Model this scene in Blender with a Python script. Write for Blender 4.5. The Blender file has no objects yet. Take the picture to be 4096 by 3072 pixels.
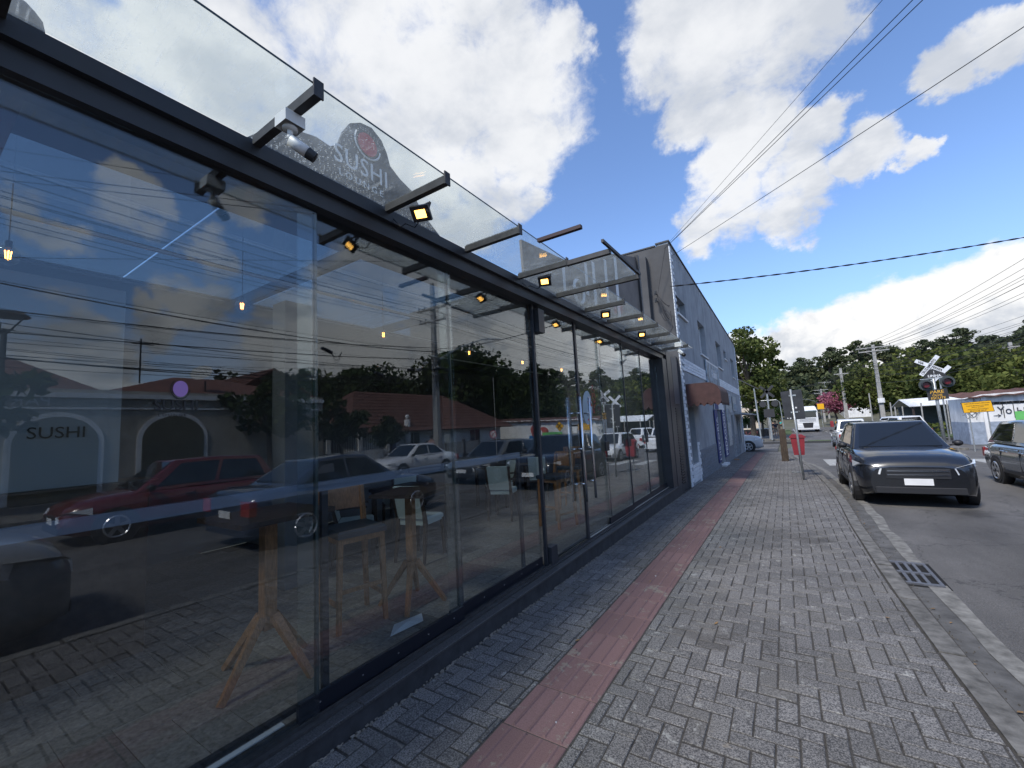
import bpy, math, random
import numpy as np
from mathutils import Vector, Matrix
random.seed(7); rng = np.random.default_rng(7)
S = bpy.context.scene
C = S.collection
PI = math.pi
# ------------------------------------------------------------------ camera
cam = bpy.data.objects.new('camera', bpy.data.cameras.new('camera')); C.objects.link(cam)
cam.data.sensor_width = 36; cam.data.lens = 1666.31 / 4096 * 36
cam.data.clip_start = .05; cam.data.clip_end = 3000
Rt = Vector((0.83561, 0.54662, -0.05438)); Up = Vector((0.10228, -0.05757, 0.99309)); Fw = Vector((-0.53972, 0.83540, 0.10401))
Mx = Matrix((Rt, Up, -Fw)).transposed().to_4x4(); Mx.translation = Vector((0, 0, 1.6))
cam.matrix_world = Mx; S.camera = cam
# ------------------------------------------------------------------ world, sun, exposure
SUN_EL, SUN_AZ = 50, 194          # azimuth of the sun, clockwise from +Y
W = bpy.data.worlds.new('World'); S.world = W; W.use_nodes = True
S.view_settings.view_transform = 'Standard'; S.view_settings.look = 'None'
S.view_settings.exposure = 1.05; S.view_settings.gamma = 1.0; S.view_settings.use_curve_mapping = False
sl = bpy.data.lights.new('sun', 'SUN'); sl.energy = 1.9; sl.angle = math.radians(10); sl.color = (1, .95, .88)
so = bpy.data.objects.new('sun', sl); C.objects.link(so)
az, el = math.radians(SUN_AZ), math.radians(SUN_EL)
sd = Vector((math.sin(az) * math.cos(el), math.cos(az) * math.cos(el), math.sin(el)))
so.rotation_euler = sd.to_track_quat('Z', 'Y').to_euler()
try:
    S.cycles.max_bounces = 12; S.cycles.transparent_max_bounces = 32; S.cycles.glossy_bounces = 5
    S.cycles.diffuse_bounces = 3; S.cycles.sample_clamp_indirect = 6
    S.cycles.caustics_reflective = False; S.cycles.caustics_refractive = False
except Exception: pass

class NT:
    """tiny node-graph helper"""
    def __init__(s, tree): s.t = tree; s.n = tree.nodes; s.l = tree.links
    def node(s, typ, **kw):
        n = s.n.new(typ)
        for k, v in kw.items(): setattr(n, k, v)
        return n
    def put(s, sock, v):
        if v is None: return
        if hasattr(v, 'is_output') or hasattr(v, 'is_linked') and not isinstance(v, (int, float, tuple, list)): s.l.new(v, sock)
        else:
            if isinstance(v, (tuple, list)) and sock.type == 'RGBA' and len(v) == 3: v = (*v, 1)
            sock.default_value = v
    def math(s, op, a, b=None, c=None, clamp=False):
        n = s.node('ShaderNodeMath', operation=op, use_clamp=clamp)
        for i, v in enumerate((a, b, c)): s.put(n.inputs[i], v)
        return n.outputs[0]
    def vmath(s, op, a, b=None, scale=None):
        n = s.node('ShaderNodeVectorMath', operation=op); s.put(n.inputs[0], a); s.put(n.inputs[1], b)
        if scale is not None: s.put(n.inputs['Scale'], scale)
        return n.outputs['Value'] if op in ('LENGTH', 'DISTANCE', 'DOT_PRODUCT') else n.outputs[0]
    def noise(s, vec, scale, detail=4, rough=.55, dist=0, out='Fac'):
        n = s.node('ShaderNodeTexNoise'); s.put(n.inputs['Vector'], vec); n.inputs['Scale'].default_value = scale
        n.inputs['Detail'].default_value = detail; n.inputs['Roughness'].default_value = rough; n.inputs['Distortion'].default_value = dist
        return n.outputs[out]
    def mapr(s, v, a, b, c=0, d=1, smooth=False):
        n = s.node('ShaderNodeMapRange'); n.interpolation_type = 'SMOOTHSTEP' if smooth else 'LINEAR'
        s.put(n.inputs[0], v)
        for i, x in enumerate((a, b, c, d)): s.put(n.inputs[i + 1], x)
        return n.outputs[0]
    def mix(s, f, a, b, mode='MIX'):
        n = s.node('ShaderNodeMix', data_type='RGBA', blend_type=mode)
        s.put(n.inputs[0], f); s.put(n.inputs[6], a); s.put(n.inputs[7], b)
        return n.outputs[2]

def build_world():
    g = NT(W.node_tree); g.n.clear()
    out = g.node('ShaderNodeOutputWorld'); bg = g.node('ShaderNodeBackground'); bg.inputs['Strength'].default_value = .1
    sky = g.node('ShaderNodeTexSky', sky_type='NISHITA'); sky.sun_disc = False
    sky.sun_elevation = el; sky.sun_rotation = az; sky.altitude = 900; sky.air_density = 1.0; sky.dust_density = .6; sky.ozone_density = 1.6
    d = g.node('ShaderNodeTexCoord').outputs['Generated']
    sep = g.node('ShaderNodeSeparateXYZ'); g.l.new(d, sep.inputs[0])
    zc = g.math('MAXIMUM', sep.outputs[2], 0.0)
    inv = g.math('DIVIDE', 1.0, g.math('ADD', zc, .22))
    p = g.vmath('SCALE', d, scale=inv)
    # warp of the direction so that cloud outlines are ragged
    w1 = g.vmath('SUBTRACT', g.noise(d, 5.0, 7, .62, out='Color'), (.5, .5, .5))
    dw = g.vmath('ADD', d, g.vmath('SCALE', w1, scale=.21))
    blobs = [(-0.797,0.128,0.591,0.12),(-0.720,0.288,0.631,0.17),(-0.564,0.468,0.681,0.21),(-0.406,0.567,0.717,0.19),(-0.395,0.669,0.629,0.165),
    (-0.540,0.678,0.499,0.13),(-0.414,0.765,0.493,0.06),(-0.270,0.654,0.707,0.07),(-.52,.60,.60,.17),(-.45,.73,.52,.07),
    (-0.098,0.749,0.656,0.115),(0.016,0.774,0.633,0.12),(-0.073,0.812,0.579,0.085),(0.020,0.853,0.521,0.105),(0.101,0.784,0.612,0.075),(0.125,0.864,0.487,0.055),
    (-0.032,0.897,0.441,0.105),(-0.105,0.909,0.404,0.075),(0.043,0.926,0.376,0.065),(0.185,0.892,0.413,0.055),(0.233,0.893,0.385,0.032),(0.086,0.902,0.423,0.075),
    (0.278,0.828,0.487,0.05),(0.310,0.816,0.488,0.055),(0.317,0.805,0.501,0.05),
    (0.870,0.333,0.363,0.055),(0.906,0.308,0.292,0.07),(0.934,0.262,0.241,0.05),(0.868,0.448,0.213,0.1),(0.741,0.601,0.301,0.16),(0.684,0.696,0.220,0.2),
    (0.544,0.803,0.244,0.19),(0.391,0.891,0.232,0.07),(0.829,0.535,0.164,0.19),(0.884,0.179,0.432,0.045),(0.886,0.211,0.413,0.06),(0.819,0.352,0.453,0.055),(0.973,0.179,0.146,0.11),(0.932,0.136,0.335,0.055),
    (.2,-.6,.77,.3),(-.5,-.6,.6,.25),(.6,-.5,.6,.25)]
    tot = None
    for (x, y, z, r) in blobs:
        v = g.mapr(g.vmath('DISTANCE', dw, (x, y, z)), r * 1.22, r * .5, 0, 1, True)
        tot = v if tot is None else g.math('MAXIMUM', tot, v)
    # bank of cumulus low over the end of the street: its top is a curve of height over bearing
    hn = g.noise(g.vmath('MULTIPLY', d, (1, 1, 1.3)), 13, 7, .6)
    top = g.mapr(sep.outputs[0], -.12, .34, .165, .25)
    top = g.math('ADD', top, g.math('MULTIPLY', g.math('SUBTRACT', hn, .5), .11))
    low = g.mapr(g.math('SUBTRACT', top, sep.outputs[2]), -.006, .02, 0, 1, True)
    low = g.math('MULTIPLY', low, g.mapr(sep.outputs[1], .2, .6, 0, 1))
    fine = g.noise(p, 5.5, 9, .62, .3)
    rag = g.noise(d, 17, 9, .68, .4)
    dens = g.math('ADD', tot, g.math('MULTIPLY', g.math('SUBTRACT', fine, .5), 1.5))
    dens = g.math('ADD', dens, g.math('MULTIPLY', g.math('SUBTRACT', rag, .5), .9))
    mask = g.mapr(dens, .22, 1.0, 0, .98, True)
    scat = g.mapr(g.noise(p, 3.1, 9, .6), .60, .74, 0, .9, True)
    scat = g.math('MULTIPLY', scat, g.mapr(g.vmath('DOT_PRODUCT', d, (-.16, .90, .40)), .8, .62, 0, 1))
    mask = g.math('MAXIMUM', mask, scat)
    shade = g.noise(g.vmath('ADD', p, (3, 1, 2)), 2.6, 7, .55)
    # thick parts seen from below are greyer; clouds away from the sun's side show their shaded base
    thick = g.mapr(dens, .55, 1.5, 0, 1)
    side = g.mapr(sep.outputs[0], .3, .85, 0, 1)
    k = g.mapr(g.math('ADD', shade, g.math('MULTIPLY', g.math('SUBTRACT', fine, .5), .35)), .36, .6, 0, 1, True)
    lit = g.mix(k, (3.1, 3.3, 3.65), (4.7, 4.75, 4.85))
    lit = g.mix(g.math('MULTIPLY', side, .75), lit, g.mix(k, (2.5, 2.65, 2.9), (5.0, 5.1, 5.2)))
    lit = g.mix(g.math('MULTIPLY', thick, .22), lit, (2.4, 2.6, 2.95))
    skyc = g.mix(1.0, sky.outputs[0], (1.0, 1.10, 1.27), 'MULTIPLY')
    haze = g.mapr(sep.outputs[2], .0, .42, .5, 0, True)
    skyc = g.mix(haze, skyc, (1.35, 2.3, 4.1))
    col = g.mix(mask, skyc, lit)
    ln = g.noise(d, 11, 8, .6, .2)
    lowc = g.mix(g.mapr(g.math('ADD', ln, g.math('MULTIPLY', g.math('SUBTRACT', sep.outputs[2], .1), 1.2)), .38, .6, 0, 1, True), (3.2, 3.4, 3.75), (5.0, 5.0, 5.0))
    col = g.mix(low, col, lowc)
    g.l.new(col, bg.inputs['Color']); g.l.new(bg.outputs[0], out.inputs['Surface'])
build_world()

# ------------------------------------------------------------------ materials
MATS = {}
def mat(name, base, rough=.6, metal=0, spec=.5, noise=None, bump=None, isl=0, extra=None, coat=0, scalev=None, grime=0):
    """principled: noise=(scale, dark factor, light factor); bump=(scale,strength); isl=per-piece variation"""
    if name in MATS: return MATS[name]
    m = bpy.data.materials.new(name); m.use_nodes = True; MATS[name] = m
    g = NT(m.node_tree); b = g.n['Principled BSDF']
    b.inputs['Roughness'].default_value = rough; b.inputs['Metallic'].default_value = metal
    b.inputs['Specular IOR Level'].default_value = spec; b.inputs['Coat Weight'].default_value = coat
    geo = g.node('ShaderNodeNewGeometry'); pos = geo.outputs['Position']
    if scalev: pos = g.vmath('MULTIPLY', pos, scalev)
    col = base if hasattr(base, 'is_output') else (*base, 1)
    if noise:
        nz = g.noise(pos, noise[0], 6, .6)
        f = g.mapr(nz, .3, .7, noise[1], noise[2])
        col = g.mix(1.0, col, f, 'MULTIPLY')
    if isl:
        oi = g.node('ShaderNodeObjectInfo')
        r = g.math('FRACT', g.math('ADD', geo.outputs['Random Per Island'], oi.outputs['Random']))
        col = g.mix(1.0, col, g.mapr(r, 0, 1, 1 - isl, 1 + isl), 'MULTIPLY')
    if grime:
        gz = g.noise(g.vmath('MULTIPLY', geo.outputs['Position'], (1, 1, .18)), 3.5, 7, .65)
        col = g.mix(g.mapr(gz, .5, .72, 0, grime), col, (.05, .05, .048, 1))
    if extra: col = extra(g, col, geo)
    g.put(b.inputs['Base Color'], col)
    if bump:
        bn = g.node('ShaderNodeBump'); bn.inputs['Strength'].default_value = bump[1]; bn.inputs['Distance'].default_value = .01
        g.l.new(g.noise(pos, bump[0], 5, .6), bn.inputs['Height']); g.l.new(bn.outputs[0], b.inputs['Normal'])
    return m

def glass_mat(name, tint=(.78, .84, .84), add=.1, ior=1.5, dirt=0.0, dirtcol=(.75, .8, .78), drops=0.0):
    m = bpy.data.materials.new(name); m.use_nodes = True; MATS[name] = m
    g = NT(m.node_tree); g.n.clear(); out = g.node('ShaderNodeOutputMaterial')
    tr = g.node('ShaderNodeBsdfTransparent'); tr.inputs[0].default_value = (*tint, 1)
    gl = g.node('ShaderNodeBsdfGlossy'); gl.inputs['Roughness'].default_value = 0.0; gl.inputs['Color'].default_value = (.93, .96, 1, 1)
    lw = g.node('ShaderNodeLayerWeight'); lw.inputs['Blend'].default_value = .5
    geo = g.node('ShaderNodeNewGeometry')
    f = g.math('MULTIPLY_ADD', g.math('POWER', lw.outputs['Facing'], 4.2), 1 - add, add, clamp=True)
    mx = g.node('ShaderNodeMixShader'); g.l.new(f, mx.inputs[0]); g.l.new(tr.outputs[0], mx.inputs[1]); g.l.new(gl.outputs[0], mx.inputs[2])
    last = mx.outputs[0]
    if dirt:
        df = g.node('ShaderNodeBsdfTranslucent'); df.inputs[0].default_value = (*dirtcol, 1)
        d2 = g.node('ShaderNodeBsdfDiffuse'); d2.inputs[0].default_value = (*dirtcol, 1)
        ds = g.node('ShaderNodeMixShader'); ds.inputs[0].default_value = .5; g.l.new(df.outputs[0], ds.inputs[1]); g.l.new(d2.outputs[0], ds.inputs[2])
        pos = geo.outputs['Position']
        big = g.mapr(g.noise(pos, 2.3, 6, .65), .35, .7, dirt * .35, dirt * 1.3)
        if drops:
            vo = g.node('ShaderNodeTexVoronoi'); vo.inputs['Scale'].default_value = 55; g.l.new(g.vmath('MULTIPLY', pos, (1, 1, .3)), vo.inputs['Vector'])
            dr = g.mapr(vo.outputs['Distance'], .12, .28, drops, 0)
            dr = g.math('MULTIPLY', dr, g.mapr(g.noise(pos, 1.7, 3, .5), .48, .6, 0, 1))
            streak = g.mapr(g.noise(g.vmath('MULTIPLY', pos, (3, 26, 3)), 2.0, 6, .7), .56, .68, 0, .22)
            big = g.math('ADD', g.math('ADD', big, dr), streak, clamp=True)
        m2 = g.node('ShaderNodeMixShader'); g.l.new(big, m2.inputs[0]); g.l.new(last, m2.inputs[1]); g.l.new(ds.outputs[0], m2.inputs[2])
        last = m2.outputs[0]
    g.l.new(last, out.inputs['Surface'])
    return m

def emis(name, col, st):
    m = bpy.data.materials.new(name); m.use_nodes = True; MATS[name] = m
    b = m.node_tree.nodes['Principled BSDF']; b.inputs['Base Color'].default_value = (*col, 1)
    b.inputs['Emission Color'].default_value = (*col, 1); b.inputs['Emission Strength'].default_value = st
    return m

def speckle(g, col, geo):
    a = g.noise(geo.outputs['Position'], 120, 4, .8); b = g.noise(geo.outputs['Position'], 2.2, 5, .6)
    col = g.mix(g.mapr(a, .44, .57, 0, 1), g.mix(1.0, col, (.34, .35, .37, 1), 'MULTIPLY'), g.mix(1.0, col, (1.55, 1.55, 1.55, 1), 'MULTIPLY'))
    col = g.mix(g.mapr(b, .5, .68, 0, .35), col, (.15, .14, .12, 1))
    c = g.noise(geo.outputs['Position'], 11, 5, .7)
    col = g.mix(g.mapr(c, .61, .66, 0, .5), col, (.42, .42, .39, 1))
    d = g.noise(geo.outputs['Position'], .8, 5, .6)
    e = g.noise(g.vmath('ADD', geo.outputs['Position'], (9, 2, 4)), 1.5, 6, .65)
    col = g.mix(g.mapr(e, .60, .68, 0, .5), col, (.05, .045, .04, 1))
    h = g.noise(g.vmath('MULTIPLY', geo.outputs['Position'], (4, 9, 1)), 1.4, 5, .6)
    col = g.mix(g.mapr(h, .66, .72, 0, .45), col, (.34, .29, .22, 1))
    return g.mix(1.0, col, g.mapr(d, .3, .7, .72, 1.18), 'MULTIPLY')
def redtile(g, col, geo):
    P = geo.outputs['Position']
    a = g.noise(P, 160, 4, .7)
    col = g.mix(1.0, col, g.mapr(a, .3, .7, .72, 1.25), 'MULTIPLY')
    w = g.noise(P, 6, 6, .72)
    col = g.mix(g.mapr(w, .565, .62, 0, .7), col, (.24, .22, .18, 1))
    d = g.noise(P, 18, 3, .5)
    col = g.mix(g.mapr(d, .72, .75, 0, .8), col, (.03, .03, .03, 1))
    e = g.noise(g.vmath('ADD', P, (5, 5, 5)), 23, 3, .5)
    return g.mix(g.mapr(e, .74, .76, 0, .9), col, (.6, .62, .6, 1))
def asphalt(g, col, geo):
    P = geo.outputs['Position']
    a = g.noise(P, 120, 3, .7); col = g.mix(1.0, col, g.mapr(a, .35, .65, .6, 1.5), 'MULTIPLY')
    b = g.noise(g.vmath('MULTIPLY', P, (1, .35, 1)), 1.1, 6, .6); col = g.mix(1.0, col, g.mapr(b, .3, .7, .65, 1.4), 'MULTIPLY')
    o = g.noise(g.vmath('ADD', P, (3, 7, 1)), .9, 4, .6); col = g.mix(g.mapr(o, .62, .72, 0, .55), col, (.022, .02, .018, 1))
    q = g.noise(g.vmath('MULTIPLY', P, (1, .25, 1)), .45, 3, .5); col = g.mix(g.mapr(q, .56, .6, 0, .35), col, (.14, .132, .12, 1))
    c = g.node('ShaderNodeTexVoronoi', feature='DISTANCE_TO_EDGE'); c.inputs['Scale'].default_value = .55
    g.l.new(g.vmath('ADD', P, g.vmath('SCALE', g.noise(P, 2.5, 5, .6, out='Color'), scale=.7)), c.inputs['Vector'])
    return g.mix(g.mapr(c.outputs['Distance'], .0, .008, .6, 0), col, (.015, .015, .015, 1))

m_paver = mat('paver concrete', (.155, .149, .143), .85, extra=speckle, isl=.17, bump=(90, .35))
m_joint = mat('joint sand', (.05, .046, .041), .95, noise=(40, .5, 1.4))
m_red = mat('tactile concrete', (.175, .103, .10), .8, extra=redtile, isl=.12, bump=(120, .3))
m_asph = mat('asphalt', (.092, .088, .084), .8, extra=asphalt, bump=(140, .5))
m_conc = mat('kerb concrete', (.145, .14, .13), .9, noise=(11, .45, 1.45), bump=(60, .4), isl=.1)
m_gutter = mat('gutter concrete', (.10, .098, .095), .9, noise=(6, .5, 1.3), bump=(60, .4))
m_line = mat('worn road paint', (.48, .48, .46), .8, noise=(14, .35, 1.1))
m_frame = mat('charcoal steel', (.030, .033, .040), .42, noise=(4, .8, 1.2))
m_framed = mat('weathered dark steel', (.035, .035, .036), .6, noise=(12, .6, 1.6), grime=.2)
m_granite = mat('black granite', (.035, .035, .036), .55, noise=(160, .2, 3.2), bump=(150, .1))
m_plinth = mat('black plinth', (.032, .034, .038), .7, noise=(7, .7, 1.7), bump=(30, .3), grime=.4)
m_glass = glass_mat('storefront glass', (.90, .935, .935), .070)
m_canopy = glass_mat('dirty canopy glass', (.95, .98, .975), .03, dirt=.12, dirtcol=(.85, .90, .90), drops=.55)
m_edge = mat('glass edge', (.035, .055, .055), .3); m_rail = mat('navy black rail', (.007, .010, .018), .35)
m_cglass = mat('car glass', (.012, .014, .016), .04, spec=.8)
m_tyre = mat('tyre rubber', (.02, .02, .02), .8)
m_rim = mat('alloy rim', (.45, .46, .48), .3, metal=.8)
m_black = mat('black plastic', (.02, .02, .022), .5)
m_chrome = mat('polished steel', (.72, .73, .75), .18, metal=1)
m_wood = mat('oak wood', (.30, .15, .07), .45, noise=(18, .6, 1.3), scalev=(6, 6, 1))
m_dkwood = mat('dark wood', (.05, .032, .024), .5, noise=(18, .6, 1.3))
m_white = mat('white paint', (.72, .73, .74), .6, noise=(3, .86, 1.05))
m_cream = mat('cream paint', (.62, .52, .42), .8, noise=(2, .85, 1.08), grime=.15)
m_wwall = mat('white render', (.80, .80, .79), .8, noise=(1.4, .8, 1.05), grime=.3)
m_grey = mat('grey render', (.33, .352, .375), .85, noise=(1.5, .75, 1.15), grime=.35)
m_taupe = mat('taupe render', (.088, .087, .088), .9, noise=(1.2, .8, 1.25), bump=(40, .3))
m_gdark = mat('dark grey opening', (.10, .115, .125), .8, noise=(2, .7, 1.2))
m_wbrick = mat('white painted brick', (.78, .81, .84), .75, isl=.08, noise=(20, .85, 1.08))
m_gbrick = mat('grey painted brick', (.20, .225, .255), .75, isl=.08, noise=(20, .85, 1.08))
m_mortar = mat('mortar', (.22, .24, .22), .95)
m_conpole = mat('pole concrete', (.36, .35, .33), .9, noise=(5, .7, 1.15), bump=(30, .3))
m_cable = mat('cable', (.02, .02, .022), .7)
m_post = mat('weathered timber', (.060, .043, .030), .9, noise=(9, .4, 1.6), scalev=(5, 5, .6), bump=(30, .6))
m_galv = mat('galvanised pipe', (.40, .42, .42), .45, metal=.5, noise=(12, .7, 1.2))
m_bin = mat('red plastic', (.27, .028, .038), .5, noise=(6, .8, 1.1))
m_yellow = mat('sign yellow', (.82, .42, .005), .5)
m_print = mat('black print', (.02, .02, .02), .6)
m_awn = mat('maroon canvas', (.062, .027, .025), .7, noise=(8, .75, 1.2), bump=(60, .2))
m_roof = mat('clay roof tile', (.33, .105, .06), .85, noise=(5, .5, 1.3), isl=.2)
m_roofd = mat('old dark roof tile', (.14, .062, .045), .9, noise=(5, .5, 1.3), isl=.2)
m_grass = mat('grass', (.065, .095, .03), .9, noise=(8, .5, 1.6))
m_soil = mat('ground soil', (.10, .10, .07), .95, noise=(.8, .6, 1.4))
m_bark = mat('bark', (.085, .068, .052), .95, noise=(9, .5, 1.4), bump=(20, .6))
m_blue = mat('mural blue', (.02, .17, .42), .8, noise=(3, .8, 1.1)); m_lblue = mat('wave blue', (.28, .50, .68), .8)
m_green = mat('green board', (.13, .45, .12), .7, noise=(3, .85, 1.1)); m_dgreen = mat('dark green paint', (.03, .20, .08), .7)
m_heart = mat('faded red paint', (.50, .10, .085), .6, noise=(5, .8, 1.1))
m_lens = mat('red signal lens', (.13, .008, .012), .3)
m_bulb = emis('warm filament', (1, .40, .08), 7); m_flood = emis('warm floodlight', (1, .50, .10), 3)
m_navy = mat('navy banner', (.018, .035, .16), .6); m_teal = mat('teal print', (.05, .55, .50), .7)
m_skin = mat('skin', (.30, .17, .11), .6); m_hair = mat('hair', (.015, .012, .01), .7)
def paint(n, c, r=.25): return mat(n, c, r, spec=.6, coat=.8)

def leaf(name, a, b):
    m = bpy.data.materials.new(name); m.use_nodes = True; MATS[name] = m
    g = NT(m.node_tree); g.n.clear(); out = g.node('ShaderNodeOutputMaterial'); geo = g.node('ShaderNodeNewGeometry')
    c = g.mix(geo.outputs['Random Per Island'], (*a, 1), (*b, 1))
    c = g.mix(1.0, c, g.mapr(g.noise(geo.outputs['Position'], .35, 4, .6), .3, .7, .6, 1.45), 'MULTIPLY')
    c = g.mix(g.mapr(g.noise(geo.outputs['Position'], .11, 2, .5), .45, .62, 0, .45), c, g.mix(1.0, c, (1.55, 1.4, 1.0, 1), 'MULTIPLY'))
    d = g.node('ShaderNodeBsdfDiffuse'); t = g.node('ShaderNodeBsdfTranslucent'); g.l.new(c, d.inputs[0]); g.l.new(c, t.inputs[0])
    mx = g.node('ShaderNodeMixShader'); mx.inputs[0].default_value = .28; g.l.new(d.outputs[0], mx.inputs[1]); g.l.new(t.outputs[0], mx.inputs[2])
    g.l.new(mx.outputs[0], out.inputs['Surface']); return m
l_dark = leaf('dark foliage', (.03, .047, .02), (.062, .085, .034)); l_mid = leaf('mid foliage', (.058, .078, .026), (.135, .155, .052))
l_yel = leaf('yellow green foliage', (.085, .105, .025), (.17, .19, .05)); l_pink = leaf('pink blossom', (.22, .07, .11), (.36, .14, .19))
l_palm = leaf('palm foliage', (.04, .075, .03), (.09, .13, .05)); l_far = leaf('hill foliage', (.055, .072, .042), (.105, .12, .068))
l_red = leaf('red flowers', (.35, .05, .03), (.5, .1, .05))

# ------------------------------------------------------------------ mesh helpers
class MB:
    def __init__(s): s.v = []; s.f = []; s.m = []; s.cm = 0
    def add(s, vs, fs, m=None):
        k = len(s.v); s.v += [tuple(v) for v in vs]; s.f += [tuple(k + i for i in f) for f in fs]; s.m += [s.cm if m is None else m] * len(fs); return s
    def box(s, x0, x1, y0, y1, z0, z1, m=None):
        return s.add([(x0,y0,z0),(x1,y0,z0),(x1,y1,z0),(x0,y1,z0),(x0,y0,z1),(x1,y0,z1),(x1,y1,z1),(x0,y1,z1)],
                     [(0,3,2,1),(4,5,6,7),(0,1,5,4),(1,2,6,5),(2,3,7,6),(3,0,4,7)], m)
    def cbox(s, x0, x1, y0, y1, z0, z1, c, m=None):        # box with a chamfered top, for pavers and tiles
        return s.add([(x0,y0,z0),(x1,y0,z0),(x1,y1,z0),(x0,y1,z0),(x0,y0,z1-c),(x1,y0,z1-c),(x1,y1,z1-c),(x0,y1,z1-c),
                      (x0+c,y0+c,z1),(x1-c,y0+c,z1),(x1-c,y1-c,z1),(x0+c,y1-c,z1)],
                     [(0,1,5,4),(1,2,6,5),(2,3,7,6),(3,0,4,7),(4,5,9,8),(5,6,10,9),(6,7,11,10),(7,4,8,11),(8,9,10,11)], m)
    def beam(s, p0, p1, w, h, up=(0, 0, 1), w1=None, h1=None, m=None):
        p0 = Vector(p0); p1 = Vector(p1); d = (p1 - p0).normalized(); u = Vector(up)
        r = d.cross(u); r = r.normalized() if r.length > 1e-4 else Vector((1, 0, 0)); u = r.cross(d)
        w1 = w if w1 is None else w1; h1 = h if h1 is None else h1; vs = []
        for p, a, b in ((p0, w / 2, h / 2), (p1, w1 / 2, h1 / 2)):
            vs += [p - r*a - u*b, p + r*a - u*b, p + r*a + u*b, p - r*a + u*b]
        return s.add(vs, [(0,1,2,3),(7,6,5,4),(0,4,5,1),(1,5,6,2),(2,6,7,3),(3,7,4,0)], m)
    def cyl(s, p0, p1, r0, r1=None, n=10, caps=True, m=None):
        p0 = Vector(p0); p1 = Vector(p1); d = (p1 - p0).normalized(); r1 = r0 if r1 is None else r1
        a = d.cross(Vector((0, 0, 1))); a = a.normalized() if a.length > 1e-3 else Vector((1, 0, 0)); b = d.cross(a)
        vs = []
        for p, r in ((p0, r0), (p1, r1)):
            vs += [p + (a * math.cos(2*PI*i/n) + b * math.sin(2*PI*i/n)) * r for i in range(n)]
        fs = [(i, (i+1) % n, n + (i+1) % n, n + i) for i in range(n)]
        if caps: fs += [tuple(range(n))[::-1], tuple(range(n, 2*n))]
        return s.add(vs, fs, m)
    def tube(s, pts, r, n=5, m=None):
        pts = [Vector(p) for p in pts]; vs = []; L = len(pts)
        rr = r if isinstance(r, (list, tuple)) else [r] * L
        for i, p in enumerate(pts):
            d = (pts[min(i+1, L-1)] - pts[max(i-1, 0)]).normalized()
            a = d.cross(Vector((0, 0, 1))); a = a.normalized() if a.length > 1e-3 else Vector((1, 0, 0)); b = d.cross(a)
            vs += [p + (a * math.cos(2*PI*j/n) + b * math.sin(2*PI*j/n)) * rr[i] for j in range(n)]
        fs = [(i*n+j, i*n+(j+1) % n, (i+1)*n+(j+1) % n, (i+1)*n+j) for i in range(L-1) for j in range(n)]
        fs += [tuple(range(n))[::-1], tuple(range((L-1)*n, L*n))]
        return s.add(vs, fs, m)
    def prism(s, pts, a, b, axis='x', m=None):          # polygon extruded along an axis
        n = len(pts)
        def mk(t): return [(t, p[0], p[1]) if axis == 'x' else ((p[0], t, p[1]) if axis == 'y' else (p[0], p[1], t)) for p in pts]
        return s.add(mk(a) + mk(b), [tuple(range(n)), tuple(range(2*n-1, n-1, -1))] + [(i, n+i, n+(i+1) % n, (i+1) % n) for i in range(n)], m)
    def sphere(s, c, r, n=10, k=6, m=None, sz=1.0):
        vs = [(c[0], c[1], c[2] + r*sz)]; fs = []
        for i in range(1, k):
            t = PI*i/k
            vs += [(c[0] + r*math.sin(t)*math.cos(2*PI*j/n), c[1] + r*math.sin(t)*math.sin(2*PI*j/n), c[2] + r*sz*math.cos(t)) for j in range(n)]
        vs.append((c[0], c[1], c[2] - r*sz))
        fs += [(0, 1+j, 1+(j+1) % n) for j in range(n)]
        for i in range(k-2): fs += [(1+i*n+j, 1+(i+1)*n+j, 1+(i+1)*n+(j+1) % n, 1+i*n+(j+1) % n) for j in range(n)]
        L = len(vs)-1; fs += [(L, 1+(k-2)*n+(j+1) % n, 1+(k-2)*n+j) for j in range(n)]
        return s.add(vs, fs, m)
    def mesh(s, name, mats, smooth=False):
        me = bpy.data.meshes.new(name); me.from_pydata(s.v, [], s.f)
        mats = mats if isinstance(mats, (list, tuple)) else [mats]
        for q in mats: me.materials.append(q)
        if len(mats) > 1: me.polygons.foreach_set('material_index', s.m)
        if smooth: me.polygons.foreach_set('use_smooth', [True] * len(me.polygons))
        me.update(); return me
    def build(s, name, mats, parent=None, smooth=False, kind=None): return ob(name, s.mesh(name, mats, smooth), parent, kind)

def ob(name, me, parent=None, kind=None, loc=None):
    o = bpy.data.objects.new(name, me); C.objects.link(o)
    if loc is not None: o.location = loc
    if parent is not None:
        o.parent = parent
        if not parent.get('local'): o.matrix_parent_inverse = Matrix.Translation(-parent.location) if parent.type == 'EMPTY' else Matrix.Identity(4)
    if kind: o['kind'] = kind
    return o
def tag(o, label, cat, group=None):
    o['label'] = label; o['category'] = cat
    if group: o['group'] = group
    return o
def thing(name, label, cat, loc=(0, 0, 0), group=None, local=False):
    o = bpy.data.objects.new(name, None); C.objects.link(o); o.empty_display_size = .1
    if local: o['local'] = 1
    else: o.location = loc
    return tag(o, label, cat, group)
def copy_tree(o, loc, rz=0, label=None, scale=None):
    r = o.copy(); C.objects.link(r); r.location = loc; r.rotation_euler = (0, 0, rz)
    if scale: r.scale = scale
    if label: r['label'] = label
    for ch in o.children:
        c = ch.copy(); C.objects.link(c); c.parent = r
        for g2 in ch.children:
            d = g2.copy(); C.objects.link(d); d.parent = c
    return r
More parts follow.
